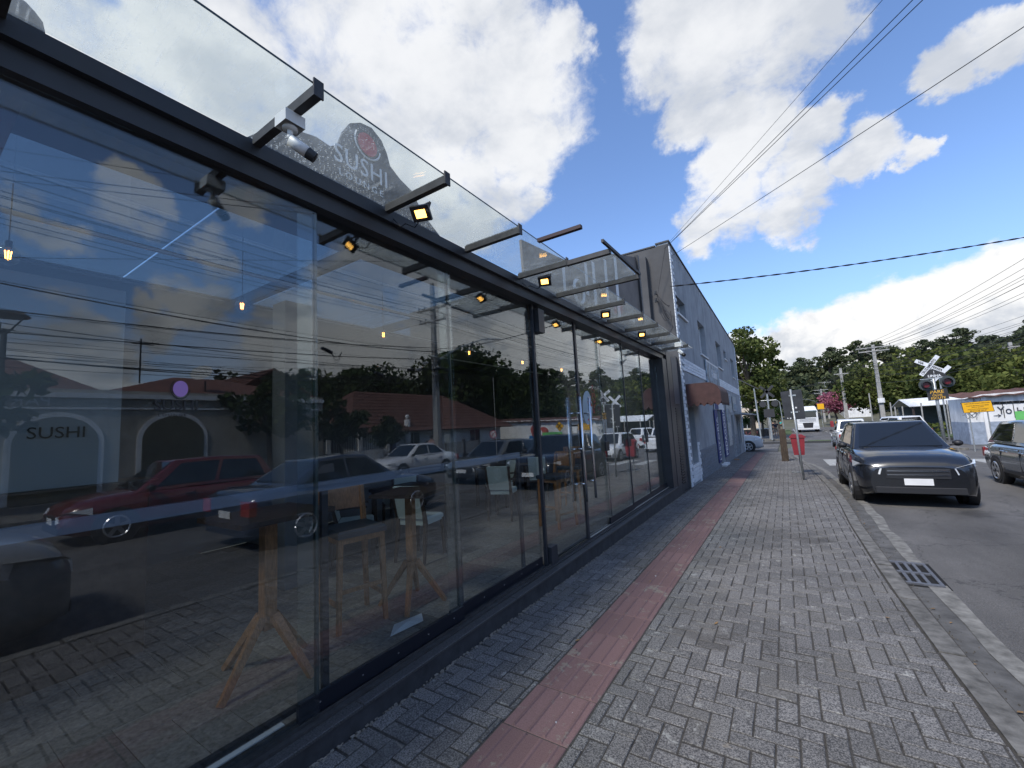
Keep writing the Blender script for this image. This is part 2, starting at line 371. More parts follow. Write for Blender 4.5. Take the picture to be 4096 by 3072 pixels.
def text(body, size, origin, xdir, ydir, m, name='lettering', parent=None, ext=.003, align='LEFT', bold=0.0, sx=1.0, spacing=1.0):
    c = bpy.data.curves.new('t', 'FONT'); c.body = body; c.size = size; c.extrude = ext; c.align_x = align; c.offset = bold; c.resolution_u = 3; c.space_character = spacing
    t = bpy.data.objects.new('t', c); C.objects.link(t)
    me = bpy.data.meshes.new_from_object(t.evaluated_get(bpy.context.evaluated_depsgraph_get()))
    bpy.data.objects.remove(t); bpy.data.curves.remove(c)
    X = Vector(xdir).normalized(); Y = Vector(ydir).normalized(); Z = X.cross(Y)
    M = Matrix((X * sx, Y, Z)).transposed().to_4x4(); M.translation = Vector(origin)
    me.transform(M); me.materials.clear(); me.materials.append(m); me.name = name
    return ob(name, me, parent)

GY = [-40, 0, 8, 18, 25, 35, 50, 73, 100, 400]; GZ = [.3, 0, -.1, -.26, -.44, -.68, -.95, -1.15, -1.4, -1.4]
def G(y): return float(np.interp(y, GY, GZ))        # sidewalk level along the street
RD = -.15                                            # road below sidewalk
def kx(y): return float(np.interp(y, [-40, 0, 2, 3.3, 4.3, 5.5, 8, 10.5, 12.5, 14.3, 17.4, 20, 21.1, 24, 26.3, 27.3], [1.0, 1.0, .93, .87, .83, .80, .79, .84, .81, .75, .63, .43, .18, .03, -.12, -.5]))
XF, XG, XB = -2.15, -2.28, -2.15                    # plinth face, glass plane, grey building face
YE = 28.3                                            # end of the grey building

# ------------------------------------------------------------------ ground
def sheet(name, xs, ys, zf, m, kind='structure', thick=0):
    b = MB(); nx, ny = len(xs), len(ys)
    vs = [(x, y, zf(x, y)) for y in ys for x in xs]
    b.add(vs, [(j*nx+i, j*nx+i+1, (j+1)*nx+i+1, (j+1)*nx+i) for j in range(ny-1) for i in range(nx-1)])
    return b.build(name, m, kind=kind, smooth=True)
def hill(x, y):
    d = max(0, y - 95 - .0 * x); a = max(0, min(1, (x + 60) / 120))
    h = 17 * (1 - math.exp(-(d / 95) ** 2)) * (.62 + .55 * a)
    e = max(0, x - 52) ; h2 = 15 * (1 - math.exp(-(e / 60) ** 2)) * max(0, min(1, (y - 30) / 60))
    return max(h, h2) + (math.sin(x * .07) * math.cos(y * .05) * 2 if h > 4 else 0)
ys = [-120, -60, -40, -20, -10, -5] + list(np.arange(0, 60, 2.5)) + list(np.arange(60, 420, 10))
sheet('ground', [-300, -200, -120, -60, -30, -14, -8, 0, 12, 18, 26, 34, 45, 60, 80, 100, 130, 160, 200, 260, 330, 400], ys, lambda x, y: G(y) + RD - .05 + hill(x, y), m_soil)
RX1 = 11.2
rows = [y for y in ys if -60 <= y <= 260]
def road_right(y): return float(np.interp(y, [-60, 40, 60, 90, 150], [RX1, RX1, 10.4, 8.4, 9.5]))
def road_left(y): return float(np.interp(y, [-60, 28, 40, 60, 90, 150], [-.6, -.6, .6, .6, .75, 1.2]))
b = MB(); vs = []
for y in rows:
    for t in range(9): x = road_left(y) + (road_right(y) - road_left(y)) * t / 8; vs.append((x, y, G(y) + RD))
b.add(vs, [(j*9+i, j*9+i+1, (j+1)*9+i+1, (j+1)*9+i) for j in range(len(rows)-1) for i in range(8)])
b.build('road', m_asph, kind='structure')
sheet('side_road', [-60, -30, -15, -8, -3, -.6], np.arange(27.0, 48.1, 2.0), lambda x, y: G(y) + RD + (.0 if y < 47 else 0), m_asph)
sheet('cross_road', [11.2, 12, 20, 34], [24, 27, 30, 33.0], lambda x, y: G(y) + RD, m_asph)
# sidewalk base under the pavers (joint sand), restaurant side
YS = [-8, -4, 0, 2, 4, 6, 8, 10, 12, 14, 16, 18, 20, 22, 24, 26, 27.3]
b = MB(); vs = []
for y in YS: vs += [(-2.5, y, G(y) - .006), (kx(y), y, G(y) - .006)]
b.add(vs, [(2*i, 2*i+1, 2*i+3, 2*i+2) for i in range(len(YS)-1)])
walk = b.build('sidewalk', m_joint, kind='structure')
# ----- herringbone pavers
def region_rects(x0, x1, y0, y1):
    """clip a paver rectangle against tactile strip and borders"""
    out = []
    cx = (x0 + x1) / 2
    L, R = -2.14, kx((y0 + y1) / 2) - .15
    for a, c in ((L, -1.497), (-1.087, R)):
        u0, u1 = max(x0, a), min(x1, c)
        if u1 - u0 > .016: out.append((u0, u1, y0, y1))
    return out
pieces = []
s_ = .102
NX = range(-22, 9); NYr = range(-30, 270)
for i in NX:
    for j in NYr:
        k = (i - j) % 4
        if k == 0: r = (i*s_, (i+2)*s_, j*s_, (j+1)*s_)
        elif k == 3: r = (i*s_, (i+1)*s_, j*s_, (j+2)*s_)
        else: continue
        for q in region_rects(*r):
            if q[3] < 27.0: pieces.append(q)
gap = .0044
def paver_box(b, q, jit=True):
    x0, x1, y0, y1 = q; yc = (y0+y1)/2; z = G(yc) + (random.uniform(-.003, .003) if jit else 0)
    e = gap + random.uniform(-.0012, .0016)
    b.cbox(x0 + e, x1 - e, y0 + e*1.6, y1 - e*1.6, z - .03, z, .0035)
def nearness(q):
    x, y = (q[0]+q[1])/2, (q[2]+q[3])/2
    v = Vector((x, y, G(y) - 1.6)); f = v.dot(Fw)
    if f < .3: return 1e9
    u = v.dot(Rt) / f; w = v.dot(Up) / f
    if abs(u) > 1.26 or abs(w) > .95: return 1e8 + v.length
    return v.length
pieces.sort(key=nearness)
near, rest = pieces[:300], pieces[300:]
for q in near:
    b = MB(); paver_box(b, q); b.build('paving_stone', m_paver, walk)
b = MB()
for q in rest: paver_box(b, q)
b.build('paving_stones', m_paver, walk, kind='stuff')
# tactile tiles with ribs
y = -.8 + .02; n = 0
XT = -1.492
while y < 26.6:
    b = MB(); z = G(y + .2); zz = z + random.uniform(-.0015, .0015)
    b.cbox(XT + .003, XT + .397, y + .0045, y + .3955, zz - .03, zz, .004)
    if y < 12:
        for k in range(4):
            xr = XT + .055 + k * .095; b.cbox(xr, xr + .022, y + .012, y + .388, zz - .001, zz + .0065, .0055)
    b.build('tactile_tile', m_red, walk); y += .4; n += 1
# kerb stones + gutter + old line strip
ky = -6.0
while ky < 26.2:
    y1 = ky + .98; b = MB()
    xa, xb = kx(ky), kx(y1); za, zb = G(ky), G(y1)
    def q8(x0a, x0b, wx, zt, zb_):
        return [(x0a, ky+.006, zb_ + za), (x0a+wx, ky+.006, zb_ + za), (x0b+wx, y1, zb_ + zb), (x0b, y1, zb_ + zb), (x0a, ky+.006, zt + za), (x0a+wx-.012, ky+.006, zt + za), (x0b+wx-.012, y1, zt + zb), (x0b, y1, zt + zb)]
    b.add(q8(xa - .14, xb - .14, .14, .004 + random.uniform(-.004, .004), -.22), [(0,3,2,1),(4,5,6,7),(0,1,5,4),(1,2,6,5),(2,3,7,6),(3,0,4,7)])
    b.build('kerb_stone', m_conc, walk); ky += 1.0
b = MB(); vs = []
for y in YS[:-1]: vs += [(kx(y), y, G(y) + RD + .004), (kx(y) + .26, y, G(y) + RD + .004)]
b.add(vs, [(2*i, 2*i+1, 2*i+3, 2*i+2) for i in range(len(YS)-2)]); b.build('gutter', m_gutter, kind='structure')
b = MB(); vs = []
for i in range(57):
    y = -2 + i * .5; w = .14 + .02 * math.sin(i * 1.7); dx = .012 * math.sin(i * 2.3)
    vs += [(kx(y) + .24 + dx, y, G(y) + RD + .009), (kx(y) + .24 + w + dx, y, G(y) + RD + .009)]
b.add(vs, [(2*i, 2*i+1, 2*i+3, 2*i+2) for i in range(56)]); b.build('concrete_edging', mat('old edging concrete', (.20, .195, .18), .9, noise=(8, .4, 1.3), bump=(60, .4)), kind='structure')
# zebra crossing bars, stop line, centre line
zb = MB()
for i in range(8): zb.add([(1.2+i*1.1, 19.6, G(19.6)+RD+.006), (1.75+i*1.1, 19.6, G(19.6)+RD+.006), (1.75+i*1.1, 23, G(23)+RD+.006), (1.2+i*1.1, 23, G(23)+RD+.006)], [(0,1,2,3)])
zb.build('zebra_crossing', m_line, kind='structure')
b = MB()
for yy in (51, 57, 63, 69, 75, 81, 87): b.add([(4.4, yy, G(yy)+RD+.006), (4.55, yy, G(yy)+RD+.006), (4.55, yy+3, G(yy+3)+RD+.006), (4.4, yy+3, G(yy+3)+RD+.006)], [(0,1,2,3)])
b.add([(.95, 50, G(50)+RD+.006), (1.07, 50, G(50)+RD+.006), (1.1, 92, G(92)+RD+.006), (.98, 92, G(92)+RD+.006)], [(0,1,2,3)])
b.build('road_markings', m_line, kind='structure')
b = MB()
for yy in (41.5, 43.1): b.box(-30, 40, yy, yy+.08, G(42)+RD-.05, G(42)+RD+.075)
b.build('railway_track', m_framed, kind='structure')
# far-side sidewalk, verges and islands
def slab(name, pts, h, m, base=RD):
    b = MB(); n = len(pts)
    vs = [(p[0], p[1], G(p[1]) + base - .1) for p in pts] + [(p[0], p[1], G(p[1]) + base + h) for p in pts]
    b.add(vs, [tuple(range(n, 2*n))] + [(i, (i+1) % n, n+(i+1) % n, n+i) for i in range(n)])
    return b.build(name, m, kind='structure')
def strip(name, xa, xb, y0, y1, h, m, st=4.0):
    n = max(1, int((y1-y0)/st)); yy = [y0 + (y1-y0)*i/n for i in range(n+1)]
    b = MB(); vs = []
    for y in yy: z = G(y) + RD; vs += [(xa, y, z-.1), (xa, y, z+h), (xb, y, z+h), (xb, y, z-.1)]
    f = []
    for i in range(n):
        for k in range(3): f.append((4*i+k, 4*i+k+1, 4*i+5+k, 4*i+4+k))
    f += [(0,1,2,3), (4*n+3, 4*n+2, 4*n+1, 4*n)]
    b.add(vs, f); return b.build(name, m, kind='structure')
strip('far_sidewalk', RX1, 15.9, -40, 24, .15, m_conc)
strip('far_pavement', RX1, 15.9, 33, 34.6, .15, m_conc)
strip('grass_verge', -30, -4.6, 48.2, 90, .12, m_grass); strip('corner_pavement', -4.6, .35, 48.2, 60, .14, m_conc)
strip('footpath', -2.3, -.9, 60, 90, .14, m_conc); strip('verge', -.9, .5, 60, 84, .15, m_grass); strip('grass_strip', -4.6, -2.3, 60, 90, .13, m_grass)
strip('grass_lawn', 1.5, 8, 44.5, 47.5, .0001, m_grass); strip('roadside_verge', 10.6, 30, 44.5, 90, .12, m_grass)

b = MB(); lm = mat('dry leaf', (.20, .12, .05), .9, isl=.5)
for i in range(150):
    y = random.uniform(1.2, 22); x = kx(y) + abs(random.gauss(.05, .07)) if random.random() < .7 else random.uniform(-2.1, .6); z = G(y) + (RD + .012 if x > kx(y) else .003); a = random.uniform(0, 6.3); s0 = random.uniform(.012, .03)
    c_, s1 = math.cos(a)*s0, math.sin(a)*s0
    b.add([(x - c_, y - s1, z), (x + s1*.4, y - c_*.4, z + .004), (x + c_, y + s1, z + random.uniform(0, .01)), (x - s1*.4, y + c_*.4, z + .004)], [(0,1,2,3)])
tag(b.build('fallen_leaves', lm, kind='stuff'), 'dry leaves and bits of litter scattered along the gutter and pavement', 'leaves')
b = MB(); 
for i in range(2600):
    y = random.uniform(1.0, 18) ** 1.0; x = kx(y) + abs(random.gauss(.0, .06)); s0 = random.uniform(.002, .007); z = G(y) + RD + .009
    b.box(x, x + s0, y, y + s0*random.uniform(.7, 2), z - .002, z + s0*.5)
tag(b.build('gutter_grit', mat('gutter grit', (.10, .09, .075), .95, isl=.5), kind='stuff'), 'grit and sand gathered in the gutter against the kerb', 'grit')

# ------------------------------------------------------------------ restaurant front
REST = thing('restaurant', 'single-storey glass-fronted restaurant with charcoal steel frame on the left', 'restaurant', (-5, 5, 0))
Y0, Y1 = -3.2, 9.85
def P(b, name, m, smooth=False, parent=REST, kind=None): return b.build(name, m, parent, smooth, kind)
b = MB()                                     # plinth following the level floor, front face battered a little
for a in range(27):
    pass
b.box(-2.6, XF, Y0, 10.45, -.4, .085); P(b, 'plinth', m_plinth)
yy = Y0
while yy < Y1:
    b = MB(); b.cbox(-2.30, XF + .012, yy + .002, min(yy + 1.6, Y1) - .002, .086, .104, .003); P(b, 'sill_stone', m_granite); yy += 1.6
b = MB(); b.box(-2.36, -2.20, Y0, Y1, 2.975, 3.075); P(b, 'door_track', m_frame)
b = MB(); b.box(-2.36, -2.165, Y0, 9.98, 3.077, 3.14); b.box(-2.33, -2.205, Y0, 9.98, 3.1405, 3.187); P(b, 'header_beam', m_frame)
b = MB(); b.box(-2.35, -2.21, Y0, Y1, .105, .118); b.box(-2.252, -2.246, Y0, Y1, .119, .135); b.box(-2.306, -2.300, Y0, Y1, .119, .135); P(b, 'floor_track', m_framed)
b = MB(); b.box(-2.38, -2.17, 9.6, 9.98, .086, 2.974); P(b, 'end_post', m_frame)
# sliding panes: (y0, y1, x offset, rail)
panes = [(-3.1, -.78, 0, 1), (-.9, 1.40, .035, 0), (1.30, 2.64, 0, 1), (2.52, 3.97, -.03, 1), (4.06, 5.09, 0, 2), (5.2, 6.1, -.02, 0), (5.96, 7.1, 0, 1), (6.92, 8.25, -.02, 1), (8.08, 9.59, -.04, 1)]
for i, (a, c, dx, rail) in enumerate(panes):
    x = XG + dx
    zt = 2.972
    g_ = MB(); g_.box(x - .004, x + .004, a, c, .225 if rail == 1 else .13, zt); kk = (0, .0012, -.0016, .002, -.0014, .0018, -.0022, .0016, -.002)[i]; g_.v = [(v[0] + kk*(v[1] - (a+c)/2), v[1], v[2]) for v in g_.v]; gp = P(g_, 'glass_pane', m_glass)
    if rail == 1:
        r = MB(); r.box(x - .011, x + .011, a, c, .13, .223); P(r, 'bottom_rail', m_rail, parent=gp)
        for t in np.linspace(a + .12, c - .12, 5):
            sc = MB(); sc.cyl((x + .011, t, .178), (x + .013, t, .178), .006, n=6); P(sc, 'screw', m_chrome, parent=gp)
    if i in (2, 3):
        st = MB(); st.box(x - .012, x + .012, a + .10, a + .115, .225, zt - .01); P(st, 'seal_strip', m_edge, parent=gp)
    if i in (5, 6, 7):
        st = MB(); st.box(x + .0045, x + .02, c - .05, c - .028, .2, zt - .01); P(st, 'door_stile', m_frame, parent=gp)
        lk = MB(); lk.cbox(x + .021, x + .045, c - .14, c + .0, 1.18, 1.32, .004); P(lk, 'door_lock', m_black, parent=gp)
for a, c in ((3.975, 4.05), (5.095, 5.19)):
    b = MB(); b.box(-2.300, -2.268, a + .03, c - .012, .105, 2.974); P(b, 'door_post', m_frame)
b = MB(); b.box(-2.335, -2.235, 4.06, 4.2, .106, .30); P(b, 'pivot_block', m_frame)
b = MB(); b.box(-2.30, -2.215, 4.06, 4.19, 2.66, 2.93); P(b, 'hinge_plate', m_frame)
for xh, yh in ((-2.2, 5.0), (-2.36, 4.93), (-2.2, 5.3)):
    b = MB(); b.cyl((xh, yh, .62), (xh, yh, 1.95), .017, n=12)
    for z in (.84, 1.28, 1.74): b.cyl((xh, yh, z), (XG, yh, z), .011, n=8)
    P(b, 'door_handle', m_chrome, True)
b = MB(); b.box(XG + .020, XG + .026, 1.3, 3.95, .1195, .1295); b.box(-2.29, -2.262, 5.2, 9.59, .1195, .1295); P(b, 'track_lip', mat('aluminium', (.45, .43, .38), .4, metal=.3))
b = MB(); b.box(-2.40, -2.365, Y0, 1.28, .103, .115); P(b, 'threshold_strip', m_white)
for yy, zt_ in ((1.47, 1.289), (2.66, 1.289), (3.62, 1.289)):
    b = MB(); b.box(-2.345, -2.32, yy, yy + .04, .135, zt_); P(b, 'stiffener_post', m_frame)
b = MB(); b.box(-2.352, -2.318, Y0, 3.66, 1.29, 1.345); P(b, 'stiffener_rail', mat('brushed blue-grey steel', (.17, .20, .26), .35))
b = MB(); b.box(-2.46, -2.43, Y0, 3.9, .101, .128); P(b, 'reflection_bar', m_black)  # black bar standing in for the dark reflection of kerb and plinth
# column, louvre and dark jamb beside the glass
b = MB(); b.box(-2.42, -2.16, 9.985, 10.42, .086, 3.2); P(b, 'corner_column', m_frame)
b = MB(); b.box(-2.5, -2.2, 10.46, 11.38, -.3, 3.2); P(b, 'service_panel', m_frame)
for k in range(30):
    z = .02 + k * .062; b = MB(); b.box(-2.198, -2.165, 10.52, 11.02, z, z + .035); P(b, 'louvre_slat', m_frame)
b = MB(); b.box(-2.198, -2.17, 10.5, 11.1, 1.95, 3.1); P(b, 'access_plate', mat('grey steel plate', (.07, .075, .085), .5))
# shell
m_int = mat('interior wall paint', (.16, .16, .165), .8, noise=(2, .8, 1.1)); m_ceil = mat('ceiling paint', (.13, .135, .145), .8)
b = MB(); b.box(-7.2, -7.05, Y0, 9.9, .086, 3.1); P(b, 'back_wall', m_int)
b = MB(); b.box(-7.04, -2.4, Y0 - .1, Y0, .086, 3.1); P(b, 'side_wall', m_int)
b = MB(); b.box(-7.04, -2.45, 9.9, 9.98, .086, 3.1); P(b, 'end_wall', m_int)
b = MB(); b.box(-7.2, -4.9, Y0, 9.98, 3.102, 3.15); b.box(-2.9, -2.38, Y0, 9.98, 3.102, 3.15); P(b, 'roof', m_ceil)
m_sky = glass_mat('added tinted skylight glass', (.40, .42, .42), .03)  # skylight added to the roof so that daylight brightens the interior
for q in range(12): b = MB(); b.box(-4.895, -2.905, Y0 + q*1.09, Y0 + q*1.09 + 1.08, 3.12, 3.13); P(b, 'added_skylight_pane', m_sky)
for yy in (-1.6, 0.2, 2.0, 3.8, 5.6, 7.4):
    b = MB(); b.box(-7.0, -2.39, yy, yy + .06, 3.0, 3.10); P(b, 'ceiling_rafter', m_frame)
for xx in (-3.6, -5.3):
    b = MB(); b.box(xx, xx + .03, Y0 + .1, 9.7, 2.97, 2.99); P(b, 'ceiling_trim', m_white)
b = MB(); b.box(-4.26, -4.2, Y0 + .02, 1.03, 1.36, 2.82); P(b, 'partition', mat('pale partition', (.27, .30, .32), .6))
b = MB(); b.box(-4.7, -4.15, Y0 + .02, 1.2, .102, 1.34); b.box(-4.75, -4.10, Y0 + .02, 1.25, 1.341, 1.358); P(b, 'counter', m_dkwood)
b = MB(); b.box(-4.6, -4.35, 2.35, 2.65, .102, 3.09); P(b, 'inner_column', m_ceil)
# floor boards in a basket weave
base = MB(); base.box(-7.0, -2.31, Y0, 9.88, .06, .094); fl = base.build('interior_floor', m_black, kind='structure')
m_plank = mat('grey wood-look tile', (.20, .18, .16), .5, noise=(14, .55, 1.4), scalev=(3, 3, 1), isl=.22)
pl = []
u = .2
for i in range(24):
    for j in range(65):
        k = (i - j) % 8
        x, y = -7.0 + i * u, Y0 + j * u
        if k == 0 and x + u < -2.3: pl.append((x, x + 4*u, y, y + u))
        if k == 7 and y + 4*u < 9.88 and x + u < -2.25: pl.append((x, x + u, y, y + 4*u))
pl = [(max(a, -7), min(c, -2.32), e, f) for a, c, e, f in pl]
pl = [q for q in pl if q[1] - q[0] > .03]
pl.sort(key=lambda q: math.hypot((q[0]+q[1])/2, (q[2]+q[3])/2 - 1.5))
for q in pl[:300]:
    b = MB(); b.cbox(q[0]+.002, q[1]-.002, q[2]+.002, q[3]-.002, .095, .102, .001); b.build('floor_plank', m_plank, fl)
b = MB()
for q in pl[300:]: b.cbox(q[0]+.002, q[1]-.002, q[2]+.002, q[3]-.002, .095, .102, .001)
if pl[300:]: b.build('floor_planks', m_plank, fl, kind='stuff')
# dust and weeds along the plinth foot
b = MB()
for i in range(900):
    y = random.uniform(.6, 10.4); x = XF + abs(random.gauss(0, .018)); s = random.uniform(.004, .011); z = G(y)
    b.box(x, x + s, y, y + s * random.uniform(1, 2.5), z - .002, z + s * .6)
tag(b.build('mortar_crumbs', mat('mortar crumbs', (.22, .20, .17), .95, isl=.3), kind='stuff'), 'crumbled mortar and grit along the foot of the black plinth', 'grit')

# ------------------------------------------------------------------ canopy
CAN = thing('glass_canopy', 'projecting glass canopy on dark steel rafters over the restaurant front', 'canopy', (-1.9, 4, 3.2))
RY = [1.02 + .862 * i for i in range(-4, 11)]
for i, y in enumerate(RY):
    b = MB(); xe = -1.62
    b.box(-2.17, xe, y - .02, y + .02, 3.135, 3.183); b.box(-2.17, xe, y - .005, y + .005, 3.1845, 3.20)
    b.box(xe + .001, xe + .01, y - .024, y + .024, 3.128, 3.212); b.build('rafter', m_framed, CAN)
for i in range(len(RY) - 1):
    b = MB(); b.box(-2.2, -1.625, RY[i] + .008, RY[i+1] - .008, 3.188, 3.198); b.box(-1.6249, -1.6235, RY[i] + .008, RY[i+1] - .008, 3.188, 3.198, 1)
    b.build('canopy_pane', [m_canopy, m_edge], CAN)
b = MB(); b.box(-2.2, -1.625, RY[-1] + .008, RY[-1] + .6, 3.188, 3.198); b.build('canopy_pane', m_canopy, CAN)

# restaurant sign above the beam
m_signd = mat('sign black', (.035, .038, .045), .6); m_sred = mat('sign red', (.50, .03, .05), .6); m_sw = mat('sign white', (.75, .75, .75), .6)
SG = thing('restaurant_sign', 'black cut-out roof sign reading SUSHI LOUNGE with a red disc, seen through the canopy', 'sign', (-2.4, 2, 3.24))
pts = [(.55, 3.152), (.62, 3.30), (.95, 3.29), (1.08, 3.33), (1.16, 3.42), (1.26, 3.50), (1.38, 3.55), (1.5, 3.58), (1.6, 3.57), (1.66, 3.62), (1.70, 3.74), (1.76, 3.84), (1.85, 3.90), (1.95, 3.92), (2.04, 3.87), (2.09, 3.79), (2.12, 3.70), (2.22, 3.64), (2.34, 3.60), (2.48, 3.44), (2.68, 3.32), (3.12, 3.152)]
b = MB(); b.prism(pts, -2.42, -2.40, 'x'); b.build('board', m_signd, SG)
b = MB(); n = 28; cy, cz = 1.905, 3.755; b.prism([(cy + .085*math.cos(2*PI*i/n), cz + .085*math.sin(2*PI*i/n)) for i in range(n)], -2.3985, -2.394, 'x'); b.build('disc', m_sred, SG)
b = MB()
arc = [(-2.392, cy + .112*math.cos(t), cz + .112*math.sin(t)) for t in np.linspace(math.radians(150), math.radians(355), 18)]
b.tube(arc, .007, 4); b.build('arc', m_sw, SG)
text('SUSHI', .19, (-2.396, 1.62, 3.49), (0, 1, 0), (0, 0, 1), m_sw, parent=SG, sx=.9, spacing=1.08)
text('L O U N G E', .07, (-2.396, 1.66, 3.40), (0, 1, 0), (0, 0, 1), m_sw, parent=SG)
b = MB()
for q in ((.2, 3.30), (.05, 3.34), (-.1, 3.32)): b.sphere((-2.41, q[0], q[1]), .11, 12, 8)
tag(b.build('roof_ornament', m_signd, smooth=True), 'dark rounded shape on top of the beam at the upper left corner', 'ornament')
# second board with white strokes
m_board = mat('taupe board', (.155, .135, .12), .7, noise=(4, .8, 1.2))
SB = thing('advertising_board', 'taupe advertising board with tall white strokes above the far end of the canopy', 'sign', (-2.3, 6.5, 3.24))
b = MB(); b.prism([(3.95, 3.155), (3.92, 3.72), (5.07, 3.84), (6.0, 4.16), (7.15, 4.62), (8.67, 5.05), (8.8, 3.155)], -2.33, -2.30, 'x'); b.build('board', m_board, SB)
for y, z0, z1, w in ((5.74, 3.52, 4.02, .10), (6.05, 3.42, 4.14, .11), (6.62, 3.5, 4.36, .12), (7.16, 3.45, 4.58, .14), (4.95, 3.3, 3.8, .08)):
    b = MB(); b.box(-2.299, -2.294, y, y + w, z0, z1); b.build('stroke', m_sw, SB)
b = MB(); ring = [(-2.294, 5.45 + .17*math.cos(t), 3.48 + .17*math.sin(t)) for t in np.linspace(0, 2*PI, 24)]; b.tube(ring, .03, 4); b.build('ring', m_sw, SB)
b = MB(); b.beam((-2.29, 8.74, 3.24), (-2.29, 8.68, 5.08), .07, .09); b.build('frame', m_black, SB)
b = MB(); b.box(-2.3, -.93, 5.32, 5.38, 3.20, 3.26) if 0 else None
for ya, x1 in ((3.606, -1.18), (4.468, -1.16)):
    b = MB(); b.box(-1.607, x1, ya - .022, ya + .022, 3.13, 3.175); b.build('rafter_extension', m_framed, CAN)
b = MB(); b.box(-1.622, -1.22, 3.03, 3.07, 3.17, 3.20); b.build('cross_bar', mat('dark maroon steel', (.03, .010, .013), .6), CAN)
b = MB(); b.beam((-1.185, 3.42, 3.19), (-1.165, 4.49, 3.185), .022, .028); b.build('edge_bar', m_framed, CAN)
b = MB(); b.box(-1.62, -1.20, 3.63, 4.44, 3.178, 3.186); b.build('canopy_pane', m_canopy, CAN)

# cameras and floodlights
m_cam = mat('camera white plastic', (.82, .82, .80), .4)
def security_camera(loc, label, aim, box=True, sc=1.0):
    t = thing('security_camera', label, 'camera', local=True, group='security cameras')
    b = MB(); b.cbox(-.055, .055, -.055, .055, -.07, 0, .004); b.build('junction_box', m_cam, t)
    b = MB(); b.cyl((0, 0, -.071), (0, 0, -.083), .042, .038, 18); b.cyl((0, 0, -.083), (0, 0, -.12), .016, .014, 12); b.sphere((0, 0, -.125), .018, 10, 6); b.build('mount', m_cam, t, True)
    d = Vector(aim).normalized(); o = Vector((0, 0, -.14))
    b = MB(); b.cyl(o, o + d * .10, .032, .032, 16); bd = b.build('body', m_cam, t, True)
    b = MB(); b.cyl(o + d * .10, o + d * .145, .0335, .03, 16); b.cyl(o + d * .146, o + d * .148, .015, .015, 12); b.build('lens_hood', m_black, t)
    text('intelbras', .016, o + d * .02 + Vector((.0, -.0335, .004)), d, Vector((0, 0, 1)), m_print, parent=t, ext=.0005)
    t.location = loc; t.scale = (sc,) * 3; return t
security_camera((-1.83, 1.01, 3.134), 'white bullet camera with black lens hood under the nearest canopy rafter', (.42, .75, -.5), sc=.86)
security_camera((-1.72, 9.2, 3.18), 'small white camera under the last pane of the canopy by the column', (.5, -.3, -.55), sc=1.2)
def floodlight():
    t = thing('floodlight', '', 'floodlight', local=True, group='floodlights under the canopy')
    # local: plate faces -Z tilted; built facing (0,-.5,-.85)
    n = Vector((.25, -.62, -.74)).normalized(); X = Vector((1, .4, 0)); X = (X - n * X.dot(n)).normalized(); Y = n.cross(X)
    c = Vector((0, 0, -.075))
    def slab_(hw, hh, a, d, m, name):
        b = MB(); vs = [c + X*sx*hw + Y*sy*hh + n*t_ for t_ in (a, d) for sx, sy in ((-1,-1),(1,-1),(1,1),(-1,1))]
        b.add(vs, [(0,1,2,3),(7,6,5,4),(0,4,5,1),(1,5,6,2),(2,6,7,3),(3,7,4,0)]); return b.build(name, m, t)
    slab_(.065, .052, -.02, .004, m_black, 'housing'); slab_(.036, .027, .0045, .0065, m_flood, 'lamp')
    b = MB(); b.beam((-.06, .03, 0), (-.06, .0, -.08), .006, .016); b.beam((.06, .03, 0), (.06, .0, -.08), .006, .016); b.beam((-.06, .03, -.002), (.06, .03, -.002), .016, .005); b.build('bracket', m_framed, t)
    b = MB(); b.tube([(-.03, .03, -.09), (-.12, .06, -.11), (-.2, .05, -.06), (-.25, .03, -.09), (-.2, .0, -.10), (-.27, .0, -.02)], .004, 5); b.build('flex', m_cable, t)
    return t
fl0 = floodlight()
names = ['floodlight nearest the camera, glowing warm beside the SUSHI board', 'second glowing floodlight under the canopy, at the start of the taupe board', 'third floodlight under the canopy, below the white strokes', 'farthest and smallest floodlight before the end column', ]
for k, (i, lab) in enumerate(zip((5, 7, 9, 11), names)):
    y = RY[i] + .05; 
    if k == 0: fl0.location = (-1.90, y, 3.132); fl0['label'] = lab
    else: copy_tree(fl0, (-1.9, y, 3.132), 0, lab)

# decals on the glass
b = MB(); n = 24; b.prism([(.745 + .028*math.cos(2*PI*i/n), 1.852 + .036*math.sin(2*PI*i/n)) for i in range(n)], -2.2385, -2.238, 'x')
DC = thing('window_decal', 'SUSHI LOUNGE vinyl decal with a lilac disc on the first glass pane', 'decal', (-2.24, .74, 1.8))
b.build('disc', mat('lilac vinyl', (.42, .22, .50), .6), DC)
b = MB(); b.tube([(-2.2383, .745 + .036*math.cos(t), 1.852 + .044*math.sin(t)) for t in np.linspace(2.2, 6.2, 18)], .0016, 4); b.build('arc', m_print, DC)
text('SUSHI', .066, (-2.2385, .652, 1.757), (0, 1, 0), (0, 0, 1), m_print, parent=DC, ext=.0004, sx=.95)
text('L O U N G E', .017, (-2.2385, .668, 1.73), (0, 1, 0), (0, 0, 1), m_print, parent=DC, ext=.0004, sx=1.1)
DC2 = thing('lintel_lettering', 'SUSHI lettering on the pale partition inside, at the far left', 'lettering', (-4.19, .5, 1.7))
text('SUSHI', .11, (-4.19, .56, 1.70), (0, 1, 0), (0, 0, 1), m_print, parent=DC2, ext=.001)
